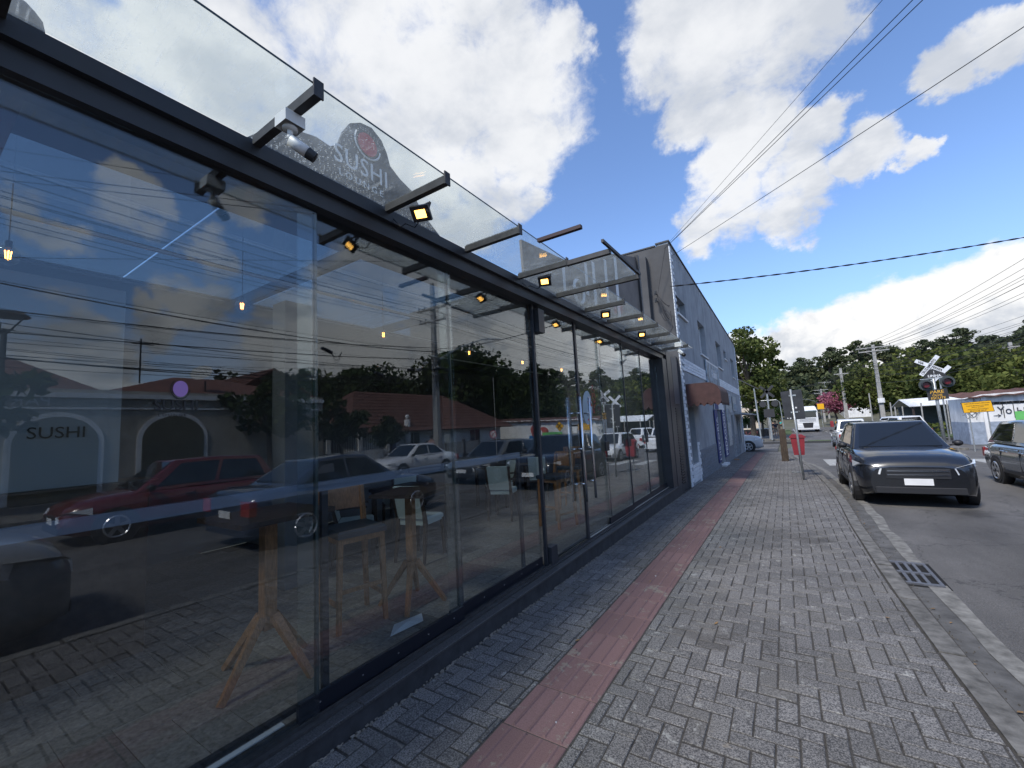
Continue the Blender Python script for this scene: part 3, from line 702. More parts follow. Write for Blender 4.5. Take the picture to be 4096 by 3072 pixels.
# face print on the pane right of the door
FP = thing('face_decal', 'large pale woman face print with red flowers on the pane behind the door handles', 'decal', (-2.29, 5.5, 1.8))
def disc(cy, cz, ry, rz, m, name, dx=0, n=20, rot=0):
    b = MB(); pts = []
    for i in range(n):
        a, c = ry*math.cos(2*PI*i/n), rz*math.sin(2*PI*i/n); pts.append((cy + a*math.cos(rot) - c*math.sin(rot), cz + a*math.sin(rot) + c*math.cos(rot)))
    b.prism(pts, -2.2945 + dx, -2.2942 + dx, 'x'); return b.build(name, m, FP)
m_face = mat('pale print', (.36, .45, .50), .7)
disc(5.46, 1.82, .17, .24, m_face, 'face', rot=-.15)
disc(5.55, 1.88, .085, .035, mat('rust print', (.30, .08, .06), .7), 'eye_shadow', .0005, rot=-.3); disc(5.56, 1.875, .035, .014, m_print, 'eye', .001, rot=-.2)
disc(5.5, 1.655, .06, .018, m_sred, 'lips', .0005, rot=.1); disc(5.44, 1.72, .03, .02, mat('nose print', (.22, .24, .26), .7), 'nostril', .0005)
b = MB()
for i in range(60):
    a = random.uniform(0, 6.3); r = .12 * math.sqrt(random.random()); y, z = 5.68 + r*math.cos(a)*.7, 1.93 + r*math.sin(a)*1.7; s = random.uniform(.01, .025)
    b.add([(-2.293, y, z), (-2.293, y+s, z+s*.3), (-2.293, y+s*.6, z+s*1.2), (-2.293, y-s*.4, z+s)], [(0,1,2,3)])
b.build('flowers', mat('flower print', (.36, .07, .05), .7), FP)

# ------------------------------------------------------------------ interior furniture
def leg_bm(p0, p1, w0, w1): b = MB(); b.beam(p0, p1, w0, w0, w1=w1, h1=w1, up=(0, 1, 0)); return b
def bistro_table(x, y, h, label, rz=0, sc=1.0):
    t = thing('bistro_table', label, 'table', local=True, group='tripod bistro tables inside')
    b = MB(); b.box(-.04, .04, -.04, .04, .28, h - .03); b.build('post', m_wood, t)
    for k in range(4):
        a = k * PI / 2 + .35; leg_bm((.05*math.cos(a), .05*math.sin(a), .36), (.34*math.cos(a), .34*math.sin(a), .0), .05, .035).build('leg', m_wood, t)
    b = MB(); b.box(-.3, .3, -.3, .3, h - .03, h); b.build('tabletop', m_dkwood, t)
    t.location = (x, y, .102); t.rotation_euler = (0, 0, rz); t.scale = (sc, sc, 1); return t
bistro_table(-2.98, 1.50, 1.02, 'high tripod table nearest the left foreground, behind the overlapping panes')
bistro_table(-2.93, 2.72, .98, 'tripod table just right of the first bar stool', .3, .85)
def bar_stool(x, y, rz, label, first=None):
    if first: return copy_tree(first, (x, y, .102), rz, label)
    t = thing('bar_stool', label, 'bar stool', local=True, group='wooden bar stools')
    for sx in (-1, 1):
        leg_bm((sx*.19, .17, .0), (sx*.17, .16, .70), .032, .042).build('leg', m_wood, t)
        leg_bm((sx*.20, -.22, .0), (sx*.17, -.19, .72), .032, .045).build('leg', m_wood, t)
        leg_bm((sx*.17, -.19, .72), (sx*.18, -.26, 1.06), .04, .03).build('back_post', m_wood, t)
    b = MB(); b.box(-.19, .19, -.21, .18, .66, .705); b.build('seat_frame', m_wood, t)
    b = MB(); b.cbox(-.2, .2, -.2, .2, .706, .76, .015); b.build('seat', mat('dark blue vinyl', (.03, .045, .065), .4), t)
    b = MB(); n = 8
    vs = []
    for i in range(n+1):
        u_ = -.2 + .4*i/n; dy = -.235 - .05*(1 - (u_/.2)**2); vs += [(u_, dy, .86), (u_, dy - .018, .86), (u_, dy - .058, 1.08), (u_, dy - .04, 1.08)]
    b.add(vs, [(4*i+k, 4*i+(k+1) % 4, 4*i+4+(k+1) % 4, 4*i+4+k) for i in range(n) for k in range(4)] + [(0,1,2,3), (4*n+3, 4*n+2, 4*n+1, 4*n)]); b.build('backrest', m_wood, t)
    for a, c, z in (((-.19, -.2), (-.185, .165), .2), ((.19, -.2), (.185, .165), .2), ((-.18, .165), (.18, .165), .30)):
        b = MB(); b.beam((a[0], a[1], z), (c[0], c[1], z), .02, .03); b.build('stretcher', m_wood, t)
    t.location = (x, y, .102); t.rotation_euler = (0, 0, rz); return t
st0 = bar_stool(-3.12, 2.26, -PI*.5 - .25, 'light wood bar stool with dark seat between the two tripod tables')
bar_stool(-3.02, 5.72, PI * .92, 'bar stool with curved wooden back right behind the door handles', st0)
bar_stool(-3.35, 7.0, PI * 1.05, 'bar stool with curved back seen through the panes right of the door', st0)
bar_stool(-5.2, .9, -PI*.5, 'bar stool deep in the dark at the far left', st0)
m_up = mat('pale upholstery', (.50, .56, .53), .7)
def dining_chair(x, y, rz, label, first=None):
    if first: return copy_tree(first, (x, y, .102), rz, label)
    t = thing('dining_chair', label, 'chair', local=True, group='dark dining chairs with pale backs')
    for sx in (-1, 1):
        leg_bm((sx*.19, .2, 0), (sx*.18, .18, .44), .026, .04).build('leg', m_dkwood, t)
        leg_bm((sx*.2, -.26, 0), (sx*.185, -.19, .45), .026, .045).build('leg', m_dkwood, t)
        leg_bm((sx*.185, -.19, .45), (sx*.195, -.30, .88), .042, .026).build('back_post', m_dkwood, t)
        b = MB(); b.beam((sx*.2, -.2, .66), (sx*.2, .14, .66), .03, .025); b.build('armrest', m_dkwood, t)
    b = MB(); b.cbox(-.19, .19, -.2, .2, .42, .50, .02); b.build('seat', m_up, t)
    b = MB(); b.beam((0, -.205, .50), (0, -.30, .88), .345, .035, up=(0, 1, 0)); b.build('backrest', m_up, t)
    t.location = (x, y, .102); t.rotation_euler = (0, 0, rz); return t
ch0 = dining_chair(-3.85, 3.75, .2, 'pale-backed dining chair behind the second tripod table')
for k, (x, y, r, lab) in enumerate([(-4.5, 3.3, -.7, 'pale-backed chair turned sideways left of the nearest pale-backed chair'), (-4.1, 5.9, .3, 'pale-backed chair behind the door post'), (-4.6, 6.5, 2.7, 'pale-backed chair facing the window beyond the door post'),
                             (-5.2, 4.6, 1.2, 'pale-backed chair deep in the room near the row of tables'), (-4.4, 7.6, .5, 'pale-backed chair behind the third stool')]):
    dining_chair(x, y, r, lab, ch0)
def dining_table(x, y, label):
    t = thing('dining_table', label, 'table', (x, y, .1), 'square dining tables')
    b = MB(); b.box(x-.4, x+.4, y-.4, y+.4, .82, .86); b.build('tabletop', m_dkwood, t)
    for sx in (-1, 1):
        for sy in (-1, 1): b = MB(); b.box(x+sx*.35-.025, x+sx*.35+.025, y+sy*.35-.025, y+sy*.35+.025, .102, .82); b.build('leg', m_dkwood, t)
dining_table(-4.5, 4.2, 'square dark table between the pale-backed chairs'); dining_table(-4.9, 7.0, 'square dark table deep inside beyond the door')
for k, (y, z) in enumerate([(.36, 2.7), (1.55, 2.67), (2.94, 2.66), (4.39, 2.64), (5.77, 2.65), (7.2, 2.65)]):
    wh = ['first', 'second', 'third', 'fourth', 'fifth', 'sixth'][k]
    t = thing('pendant_lamp', wh + ' hanging filament bulb from the left in the row inside the glass', 'lamp', (-3.5, y, z), 'hanging filament bulbs')
    b = MB(); b.cyl((-3.5, y, z + .08), (-3.5, y, 3.12), .003, n=5); b.cyl((-3.5, y, z + .04), (-3.5, y, z + .08), .014, n=8); b.build('cord', m_black, t)
    b = MB(); b.sphere((-3.5, y, z), .05, 14, 10, sz=1.12); b.build('bulb', glass_mat('bulb glass', (.93, .90, .84), .10, 1.3) if 'bulb glass' not in MATS else MATS['bulb glass'], t, True)
    b = MB()
    for j in range(4): a = j*PI/2; b.tube([(-3.5 + .008*math.cos(a), y + .008*math.sin(a), z - .022), (-3.5 + .012*math.cos(a), y + .012*math.sin(a), z + .024)], .0024, 4)
    b.build('filament', m_bulb, t)
b = MB(); b.add([(-2.75, 2.35, .106), (-2.62, 2.2, .106), (-2.58, 2.5, .107), (-2.7, 2.6, .106), (-2.66, 2.4, .125)], [(0,1,4), (1,2,4), (2,3,4), (3,0,4)])
tag(b.build('paper_scrap', m_white), 'white paper scrap on the interior floor by the black floor bar', 'paper')

# ------------------------------------------------------------------ trees
def leaf_mesh(name, cen, nrm_bias, size, m, seed):
    r = np.random.default_rng(seed); n = len(cen)
    a = r.normal(size=(n, 3)); a[:, 2] += nrm_bias; a /= np.linalg.norm(a, axis=1)[:, None]
    t = r.normal(size=(n, 3)); t -= a * (t * a).sum(1)[:, None]; t /= np.linalg.norm(t, axis=1)[:, None]
    b2 = np.cross(a, t); s = size * r.uniform(.55, 1.35, (n, 1)); l = s * r.uniform(.9, 1.5, (n, 1))
    V = np.stack([cen - t*s*.5, cen - b2*l*.55 + t*s*.1, cen + t*s*.5, cen + b2*l*.55 - t*s*.1], 1).reshape(-1, 3)
    me = bpy.data.meshes.new(name); me.vertices.add(4*n); me.vertices.foreach_set('co', V.ravel())
    me.loops.add(4*n); me.loops.foreach_set('vertex_index', np.arange(4*n, dtype=np.int32))
    me.polygons.add(n); me.polygons.foreach_set('loop_start', np.arange(0, 4*n, 4, dtype=np.int32))
    me.materials.append(m); me.update(); me.validate(); return me
def crown_points(h, cr, ch, K, per, seed, flat=.7, crad=.33):
    r = np.random.default_rng(seed); out = []
    cs = []
    for k in range(K):
        while True:
            p = r.uniform(-1, 1, 3)
            q = np.linalg.norm(p)
            if q < 1 and q > .35: break
        cs.append((p[0]*cr*(1-crad*.5), p[1]*cr*(1-crad*.5), h - ch/2 + p[2]*ch/2*(1-crad*.6)))
        rr = cr*crad*r.uniform(.65, 1.35)
        d = r.normal(size=(per, 3)); d /= np.linalg.norm(d, axis=1)[:, None]; rad = rr*r.uniform(.35, 1.08, (per, 1))**.6
        pts = d*rad; pts[:, 2] *= flat; out.append(pts + np.array(cs[-1]))
    return np.concatenate(out), cs
def make_tree(name, label, h, cr, ch, m, seed, K=26, per=90, leaf_s=.3, loc=(0,0,0), group=None, tr=.18, flat=.7, crad=.33, fork=.45, bias=.6):
    t = thing(name, label, 'tree', local=True, group=group)
    pts, cs = crown_points(h, cr, ch, K, per, seed, flat, crad)
    rr = random.Random(seed); b = MB(); f = h*fork; lean = (rr.uniform(-.3, .3), rr.uniform(-.3, .3))
    b.tube([(0,0,-.3), (lean[0]*.3, lean[1]*.3, f*.5), (lean[0], lean[1], f)], [tr*1.25, tr, tr*.8], 8)
    for c in cs[::2]:
        mid = (c[0]*.45 + lean[0]*.5, c[1]*.45 + lean[1]*.5, f + (c[2]-f)*.55); b.tube([(lean[0], lean[1], f-.1), mid, c], [tr*.5, tr*.28, tr*.08], 5)
    b.build('trunk', m_bark, t); ob('crown', leaf_mesh('crown', pts, bias, leaf_s, m, seed), t)
    t.location = loc; t.rotation_euler = (0, 0, rr.uniform(0, 6)); return t

def gz(y): return G(y) + RD
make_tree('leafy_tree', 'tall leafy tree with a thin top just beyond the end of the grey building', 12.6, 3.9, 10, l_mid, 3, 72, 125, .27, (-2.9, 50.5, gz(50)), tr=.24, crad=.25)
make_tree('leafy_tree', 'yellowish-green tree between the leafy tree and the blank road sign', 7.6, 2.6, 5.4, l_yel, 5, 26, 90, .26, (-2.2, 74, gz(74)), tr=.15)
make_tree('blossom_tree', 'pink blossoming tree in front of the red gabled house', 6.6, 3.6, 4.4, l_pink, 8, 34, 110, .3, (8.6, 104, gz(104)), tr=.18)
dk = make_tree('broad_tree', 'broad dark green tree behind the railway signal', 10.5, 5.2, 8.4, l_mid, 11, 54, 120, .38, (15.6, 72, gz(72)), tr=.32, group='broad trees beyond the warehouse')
for k, (x, y, s, lab) in enumerate([(12.4, 84, 1.0, 'broad tree just right of the concrete pole with the grey box'), (19.5, 80, .66, 'broad tree second from the right behind the warehouse'), (24.5, 70, .62, 'broad tree rising over the warehouse roof'),
        (29, 88, .9, 'broad tree farthest right behind the warehouse'), (20, 62, .82, 'lower broad tree above the yellow sign')]):
    copy_tree(dk, (x, y, gz(y)), k*1.3, lab, (s, s, s))
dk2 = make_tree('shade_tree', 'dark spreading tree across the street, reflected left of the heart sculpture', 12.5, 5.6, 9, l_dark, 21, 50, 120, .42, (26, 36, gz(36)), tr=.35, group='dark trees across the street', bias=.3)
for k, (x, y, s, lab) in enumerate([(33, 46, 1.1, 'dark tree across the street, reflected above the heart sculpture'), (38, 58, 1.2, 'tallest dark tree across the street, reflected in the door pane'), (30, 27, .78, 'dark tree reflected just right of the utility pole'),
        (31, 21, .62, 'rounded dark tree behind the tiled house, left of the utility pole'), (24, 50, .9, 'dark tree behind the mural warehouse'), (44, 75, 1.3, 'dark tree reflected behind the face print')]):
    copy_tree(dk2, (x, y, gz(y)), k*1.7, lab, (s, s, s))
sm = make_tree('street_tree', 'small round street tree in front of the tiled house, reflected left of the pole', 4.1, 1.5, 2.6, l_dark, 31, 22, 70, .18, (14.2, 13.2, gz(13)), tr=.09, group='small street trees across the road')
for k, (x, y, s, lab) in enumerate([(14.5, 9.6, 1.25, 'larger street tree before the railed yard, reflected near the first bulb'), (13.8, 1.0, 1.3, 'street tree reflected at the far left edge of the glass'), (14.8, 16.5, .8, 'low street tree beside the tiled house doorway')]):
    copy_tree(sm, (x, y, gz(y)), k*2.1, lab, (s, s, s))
# tall umbrella-crowned trees on the ridge beyond the street
um = make_tree('eucalyptus', 'tall thin-crowned tree at the left of the skyline', 15.5, 4.6, 7, l_far, 41, 26, 70, .5, (4, 150, 0), tr=.4, flat=.42, crad=.30, fork=.6, bias=1.2, group='skyline trees beyond the end of the street')
um.location = (4, 140, gz(140) + hill(4, 140))
sky_t = [(-6, 150, .8), (12, 152, 1.0), (19, 146, 1.02), (26, 158, 1.0), (33, 150, .9), (42, 165, 1.0), (52, 150, 1.05), (60, 170, 1.05), (70, 160, 1.1), (82, 170, 1.1), (92, 160, 1.15), (36, 128, .8), (-16, 160, .85), (23, 122, .75), (64, 130, .85)]
for k, (x, y, s) in enumerate(sky_t):
    copy_tree(um, (x, y, gz(y) + hill(x, y) - 1), k*1.1, 'thin-crowned tree on the skyline, number %s from the left counting along the ridge' % (sorted(q[0]/q[1] for q in sky_t).index(x/y) + 1) if 0 else
              ['small tree at the left foot of the ridge', 'umbrella-crowned tree right of the tallest skyline tree', 'umbrella-crowned tree above the white truck', 'skyline tree above the pink blossom tree', 'skyline tree above the red gable', 'skyline tree behind the pole with the grey box',
               'skyline tree left of the railway crossbuck', 'skyline tree straight above the railway crossbuck', 'skyline tree above the yellow sign', 'skyline tree above the warehouse corner', 'rightmost tree of the skyline', 'lower hillside tree above the pink blossom',
               'tree on the ridge behind the leafy tree by the grey building', 'hillside tree left of the concrete poles', 'hillside tree low behind the broad trees'][k], (s*1.12, s*1.12, s*1.15))
# forest on the slopes: one mass
P0 = []
r = np.random.default_rng(99)
tn = 0
while tn < 330:
    x = r.uniform(-45, 150); y = r.uniform(92, 240)
    if abs(x - 4) < 6 and y < 104: continue
    if x < 70 and x > 14 and y < 100: continue
    z0 = gz(y) + hill(x, y); h = r.uniform(6, 10.5); cr = r.uniform(2.6, 5)
    for k in range(7):
        c = np.array([x + r.normal()*cr*.45, y + r.normal()*cr*.45, z0 + h*r.uniform(.45, 1)]); d = r.normal(size=(46, 3)); d /= np.linalg.norm(d, axis=1)[:, None]
        P0.append(c + d*cr*.42*r.uniform(.5, 1.05, (46, 1))*np.array([1, 1, .65]))
    tn += 1
tn = 0
while tn < 90:
    x = r.uniform(52, 150); y = r.uniform(30, 110); z0 = gz(y) + hill(x, y); h = r.uniform(9, 15); cr = r.uniform(3.5, 6)
    for k in range(7):
        c = np.array([x + r.normal()*cr*.45, y + r.normal()*cr*.45, z0 + h*r.uniform(.35, 1)]); d = r.normal(size=(40, 3)); d /= np.linalg.norm(d, axis=1)[:, None]
        P0.append(c + d*cr*.42*r.uniform(.5, 1.05, (40, 1))*np.array([1, 1, .65]))
    tn += 1
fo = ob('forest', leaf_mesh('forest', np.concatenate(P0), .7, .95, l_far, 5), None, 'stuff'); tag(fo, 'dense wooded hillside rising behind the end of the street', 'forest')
# yuccas by the corner house, shrubs and grass tufts
def yucca(x, y, h, label):
    t = thing('yucca', label, 'plant', (x, y, gz(y)), 'yuccas by the beige house'); z = gz(y); b = MB(); b.tube([(x, y, z), (x + .1, y, z + h*.55)], [.12, .09], 7); b.build('trunk', m_bark, t)
    b = MB(); rr = random.Random(int(x*10))
    for hd in ((0, h*.6), (.5, h*.5), (-.4, h*.45)):
        for i in range(46):
            a = rr.uniform(0, 2*PI); e = rr.uniform(-.5, 1.3); L = rr.uniform(.7, 1.1); d = Vector((math.cos(a)*math.cos(e), math.sin(a)*math.cos(e), math.sin(e))); o = Vector((x + hd[0], y, z + hd[1])); s2 = Vector((-math.sin(a), math.cos(a), 0))*.045
            b.add([o - s2, o + s2, o + d*L*.6 + s2*.8, o + d*L + Vector((0, 0, -.22)), o + d*L*.6 - s2*.8], [(0,1,2,3,4)])
    b.build('crown', l_palm, t)
yucca(-3.3, 54, 4.4, 'tall spiky yucca left of the thin pole by the beige house'); yucca(-2.3, 56, 4.6, 'spiky yucca right of the thin pole by the beige house'); yucca(-.8, 62, 5.0, 'pale green spiky palm behind the railway lights')
pts = np.concatenate([np.array([rng.uniform(-9, -5, 400), rng.uniform(48, 52, 400), gz(50) + rng.uniform(.1, 1.2, 400)]).T, np.array([rng.uniform(9.5, 30, 1500), rng.uniform(50, 53, 1500), gz(50) + rng.uniform(.1, 1.1, 1500)]).T])
tag(ob('shrubs', leaf_mesh('shrubs', pts, .4, .22, l_mid, 9), None, 'stuff'), 'low green shrubs along the verges beyond the crossing', 'shrubs')
gp = np.array([rng.uniform(-.8, .45, 500), rng.uniform(60, 84, 500), rng.uniform(0, .15, 500)]).T; gp[:, 2] += np.interp(gp[:, 1], GY, GZ) + RD + .12

# ------------------------------------------------------------------ grey building
GB = thing('grey_building', 'two-storey grey rendered building with white brick trim beyond the restaurant', 'building', (-6, 20, 0))
def topz(y): return 6.33 - .030 * (y - 11.4)
opens = [(11.75, 13.0, 4.45, 4.95), (15.05, 16.5, 3.72, 4.88), (19.35, 20.9, 3.68, 4.80), (22.06, 23.1, 4.33, 4.74), (25.05, 26.6, 3.66, 4.68),
         (11.95, 12.75, .38, 1.9), (17.35, 18.4, -.24, 1.85), (22.3, 23.2, -.36, 1.62), (24.7, 25.6, -.40, 1.55)]
def wallgrid(xf, xb, y0, y1, z0, z1, ops):
    b = MB(); yc = sorted({y0, y1} | {o[0] for o in ops} | {o[1] for o in ops}); zc = sorted({z0, z1} | {o[2] for o in ops} | {o[3] for o in ops})
    for i in range(len(yc)-1):
        run = None
        for j in range(len(zc)-1):
            my, mz = (yc[i]+yc[i+1])/2, (zc[j]+zc[j+1])/2
            solid = not any(o[0] < my < o[1] and o[2] < mz < o[3] for o in ops)
            if solid: run = zc[j] if run is None else run
            if (not solid or j == len(zc)-2) and run is not None:
                b.box(xb, xf, yc[i], yc[i+1], run, zc[j+1] if solid else zc[j]); run = None
    return b
b = wallgrid(XB, XB - .3, 11.41, YE, -1.2, 5.7, opens); b.build('wall', m_grey, GB)
b = MB(); b.add([(XB, 11.41, 5.7), (XB, YE, 5.7), (XB, YE, topz(YE)), (XB, 11.41, topz(11.4)), (XB-.3, 11.41, 5.7), (XB-.3, YE, 5.7), (XB-.3, YE, topz(YE)), (XB-.3, 11.41, topz(11.4))], [(0,1,2,3), (7,6,5,4), (3,2,6,7), (0,3,7,4), (1,5,6,2)]); b.build('parapet', m_grey, GB)
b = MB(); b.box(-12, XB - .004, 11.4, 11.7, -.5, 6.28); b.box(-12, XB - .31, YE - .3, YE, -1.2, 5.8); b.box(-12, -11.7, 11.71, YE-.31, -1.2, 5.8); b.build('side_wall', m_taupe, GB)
b = MB(); b.box(-11.7, XB - .31, 11.71, YE - .31, 3.2, 3.4); b.box(-11.7, XB-.31, 11.71, YE-.31, 5.5, 5.6); b.build('roof', m_ceil, GB)
b = MB(); b.add([(XB+.03, 11.38, topz(11.4)+.001), (XB+.03, YE+.02, topz(YE)+.001), (XB-.33, YE+.02, topz(YE)+.001), (XB-.33, 11.38, topz(11.4)+.001), (XB+.03, 11.38, topz(11.4)+.04), (XB+.03, YE+.02, topz(YE)+.04), (XB-.33, YE+.02, topz(YE)+.04), (XB-.33, 11.38, topz(11.4)+.04)], [(0,1,5,4),(1,2,6,5),(2,3,7,6),(3,0,4,7),(4,5,6,7),(3,2,1,0)]); b.box(-12, XB-.34, 11.38, 11.72, 6.285, 6.32); b.build('coping', m_framed, GB)
for k, o in enumerate(opens):
    if k < 5:
        w = MB(); w.box(XB-.2, XB-.16, o[0], o[1], o[2], o[2]+.05); w.box(XB-.2, XB-.16, o[0], o[1], o[3]-.05, o[3]); 
        for f in np.linspace(0, 1, 4 if o[3]-o[2] > .6 else 3): y = o[0] + (o[1]-o[0]-.05)*f; w.box(XB-.2, XB-.16, y, y+.05, o[2]+.051, o[3]-.051)
        wf = w.build('window', m_white, GB)
        p = MB(); p.box(XB-.19, XB-.185, o[0]+.001, o[1]-.001, o[2]+.002, o[3]-.002); p.build('pane', m_cglass, wf)
        if o[3]-o[2] > .6:
            for i in range(14):
                z = o[2] + .08 + i*(o[3]-o[2]-.16)/14; s_l = MB(); s_l.box(XB-.178, XB-.163, o[0]+(o[1]-o[0])*.36, o[1]-.06, z, z+.045); s_l.build('louvre', m_white, wf)
        s_ = MB(); s_.box(XB-.25, XB+.05, o[0]-.06, o[1]+.06, o[2]-.052, o[2]-.002); s_.build('sill', m_white, wf)
    else:
        d = MB(); d.box(XB-.26, XB-.2, o[0]+.001, o[1]-.001, o[2]+.001, o[3]-.001); df = d.build('door', m_gdark, GB)
        h_ = MB(); h_.cyl((XB-.195, o[1]-.12, (o[2]+o[3])/2), (XB-.15, o[1]-.12, (o[2]+o[3])/2), .02, n=8); h_.build('handle', m_chrome, df)
# white bricks: band of four courses and the corner quoins
nb = 0
def brick(y0, y1, z0, z1, d=.022, m=m_wbrick):
    b = MB(); e = .006; x0, x1 = XB + .001, XB + d
    b.add([(x0,y0+e,z0+e),(x1,y0+e,z0+e),(x1,y1-e,z0+e),(x0,y1-e,z0+e),(x0,y0+e,z1-e),(x1,y0+e,z1-e),(x1,y1-e,z1-e),(x0,y1-e,z1-e)], [(0,3,2,1),(4,5,6,7),(0,1,5,4),(1,2,6,5),(2,3,7,6),(3,0,4,7)]); return b
bk = []
for r_ in range(4):
    y = 11.75 + (.2 if r_ % 2 else 0); z = 2.87 + r_*.088
    while y < YE - .2: bk.append((y, min(y+.42, YE-.01), z - .007*(y-11.4), z + .088 - .007*(y-11.4))); y += .42
z = -.14; i = 0
while z < 6.2: bk.append((11.405, 11.405 + (.34 if i % 2 else .18), z, z+.092)); z += .092; i += 1
z = -.5; i = 0
while z < 5.6: bk.append((YE - (.34 if i % 2 else .18), YE - .005, z, z+.092)); z += .092; i += 1
for zz in np.arange(-.2, .9, .092): bk.append((12.76, 12.76 + (.3 if int(zz*100) % 2 else .18), zz, zz+.092))
for yy in np.arange(11.76, 12.7, .2): 
    for zz in (-.1, -.008, .084, .176, .268): bk.append((yy, yy+.2, zz, zz+.092))
bk.sort(key=lambda q: q[0])
for q in bk[:290]: brick(*q).build('white_brick', m_wbrick, GB)
b = MB()
for q in bk[290:]: t_ = brick(*q); b.add(t_.v, t_.f)
b.build('white_bricks', m_wbrick, GB, kind='stuff')
b = MB()
for r_ in range(11):
    y = 13.1 + (.2 if r_ % 2 else 0)
    while y < 24.5:
        z = -.35 + r_*.092
        if not any(o[0]-.2 < y+.2 < o[1]+.2 for o in opens[5:]): t_ = brick(y, y+.4, z, z+.092, .018); b.add(t_.v, t_.f)
        y += .4
b.build('grey_bricks', m_gbrick, GB, kind='stuff')
b = MB(); b.add([(XB+.002, 24.0, 1.66), (XB+.002, 27.6, 1.62), (-1.35, 27.6, 1.55), (-1.35, 24.0, 1.6), (XB+.002, 24.0, 1.78), (XB+.002, 27.6, 1.74), (-1.35, 27.6, 1.60), (-1.35, 24.0, 1.65)], [(3,2,1,0),(4,5,6,7),(0,1,5,4),(1,2,6,5),(2,3,7,6),(3,0,4,7)]); b.build('door_canopy', m_grey, GB)
b = MB(); b.box(XB-.02, -1.98, 17.3, 18.45, -.42, -.20); b.build('door_step', m_white, GB)
# service entry: conduit, insulators, cables on the taupe side wall
SE_ = thing('cable_bracket', 'insulators, conduit elbow and loose cables on the taupe side wall', 'cable bracket', (-2.4, 11.3, 5))
b = MB()
b.tube([(-2.62, 11.3, 3.5), (-2.62, 11.28, 3.75), (-2.55, 11.25, 3.85), (-2.45, 11.2, 3.82)], .045, 8); b.build('conduit', m_black, SE_)
b = MB()
for z in (4.75, 4.95): b.cyl((-2.55, 11.38, z), (-2.55, 11.15, z), .015, n=6); b.cyl((-2.55, 11.2, z-.05), (-2.55, 11.2, z+.05), .035, n=8)
b.build('insulator', m_framed, SE_)
rr = random.Random(4)
for k in range(9):
    a0 = Vector((-2.5, 11.25, 4.9)); a1 = Vector((rr.uniform(-2.35, -2.2), 11.2, rr.uniform(4.1, 4.6))); mid = (a0 + a1)/2 + Vector((rr.uniform(-.1, .1), -.08, -rr.uniform(.1, .4)))
    b = MB(); b.tube([a0*(1-t)**2 + mid*2*t*(1-t) + a1*t*t for t in np.linspace(0, 1, 9)], .007, 4); b.build('loose_cable', m_cable, SE_)
b = MB(); b.tube([(-2.45, 11.2, 3.82), (-2.3, 11.15, 3.75), (-2.2, 11.2, 3.95), (-2.22, 11.25, 4.4)], .012, 5); b.build('loose_cable', m_cable, SE_)
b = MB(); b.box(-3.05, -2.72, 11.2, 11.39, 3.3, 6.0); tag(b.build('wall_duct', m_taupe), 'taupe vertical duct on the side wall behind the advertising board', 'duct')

# awning
AW = thing('awning', 'maroon canvas awning with scalloped edge on the grey building', 'awning', (-1.8, 12.8, 2.2))
prof = [(-2.14, 2.50)] + [(-2.14 + .52 + .30*math.sin(t), 2.20 + .30*math.cos(t)*1.0) for t in np.linspace(0, PI/2, 9)] + [(-1.32, 1.98)]
b = MB(); n = len(prof); ysn = np.linspace(11.85, 13.65, 8); vs = []
for y in ysn: vs += [(p[0], y, p[1]) for p in prof]
b.add(vs, [(j*n+i, j*n+i+1, (j+1)*n+i+1, (j+1)*n+i) for j in range(7) for i in range(n-1)])
for ye in (11.85, 13.65): b.add([(p[0], ye, p[1]) for p in prof] + [(-2.14, ye, 1.98)], [tuple(range(n+1))])
b.build('canopy', m_awn, AW)
def scallop(p0, p1, nsc, name='scallop'):
    p0 = Vector(p0); p1 = Vector(p1)
    for i in range(nsc):
        a = p0.lerp(p1, i/nsc); c = p0.lerp(p1, (i+1)/nsc); vs = [a, c] + [c.lerp(a, t) + Vector((0, 0, -.09*math.sin(PI*t))) for t in np.linspace(.05, .95, 9)]
        nn = (p1-p0).cross(Vector((0, 0, 1))).normalized()*.004; b = MB(); k = len(vs); b.add([v + nn for v in vs] + [v - nn for v in vs], [tuple(range(k)), tuple(range(2*k-1, k-1, -1))] + [(i2, k+i2, k+(i2+1) % k, (i2+1) % k) for i2 in range(k)]); b.build(name, m_awn, AW)
scallop((-2.14, 11.846, 1.98), (-1.32, 11.846, 1.98), 5); scallop((-1.316, 11.85, 1.98), (-1.316, 13.65, 1.98), 10)
b = MB(); b.beam((-2.13, 11.87, 1.99), (-1.33, 11.87, 1.99), .02, .02); b.beam((-1.335, 11.87, 1.99), (-1.335, 13.63, 1.99), .02, .02); b.build('frame', m_framed, AW)
# shop posters and banners
def panel(name, label, y0, y1, z0, z1, m, parts=(), d=.03):
    t = thing(name, label, 'sign', (XB, (y0+y1)/2, (z0+z1)/2)); b = MB(); b.box(XB+.024, XB+.024+d, y0, y1, z0, z1); b.build('board', m, t)
    for (a, c, e, f, mm, nm) in parts: b = MB(); b.box(XB+.0245+d, XB+.028+d, y0+(y1-y0)*a, y0+(y1-y0)*c, z0+(z1-z0)*e, z0+(z1-z0)*f); b.build(nm, mm, t)
    return t
m_photo = mat('printed photo', (.12, .16, .20), .5, noise=(5, .3, 3.2)); m_pap = mat('poster paper', (.42, .44, .44), .6, noise=(9, .5, 1.4))
t = panel('shop_sign', 'dark photo sign with pale lettering above the awning', 15.6, 18.9, 2.5, 3.6, m_photo, [(.02, .98, .93, .98, m_white, 'border')])
text('X-Salada', .42, (XB+.058, 16.7, 3.05), (0, 1, 0), (0, 0, 1), m_white, parent=t, bold=.01)
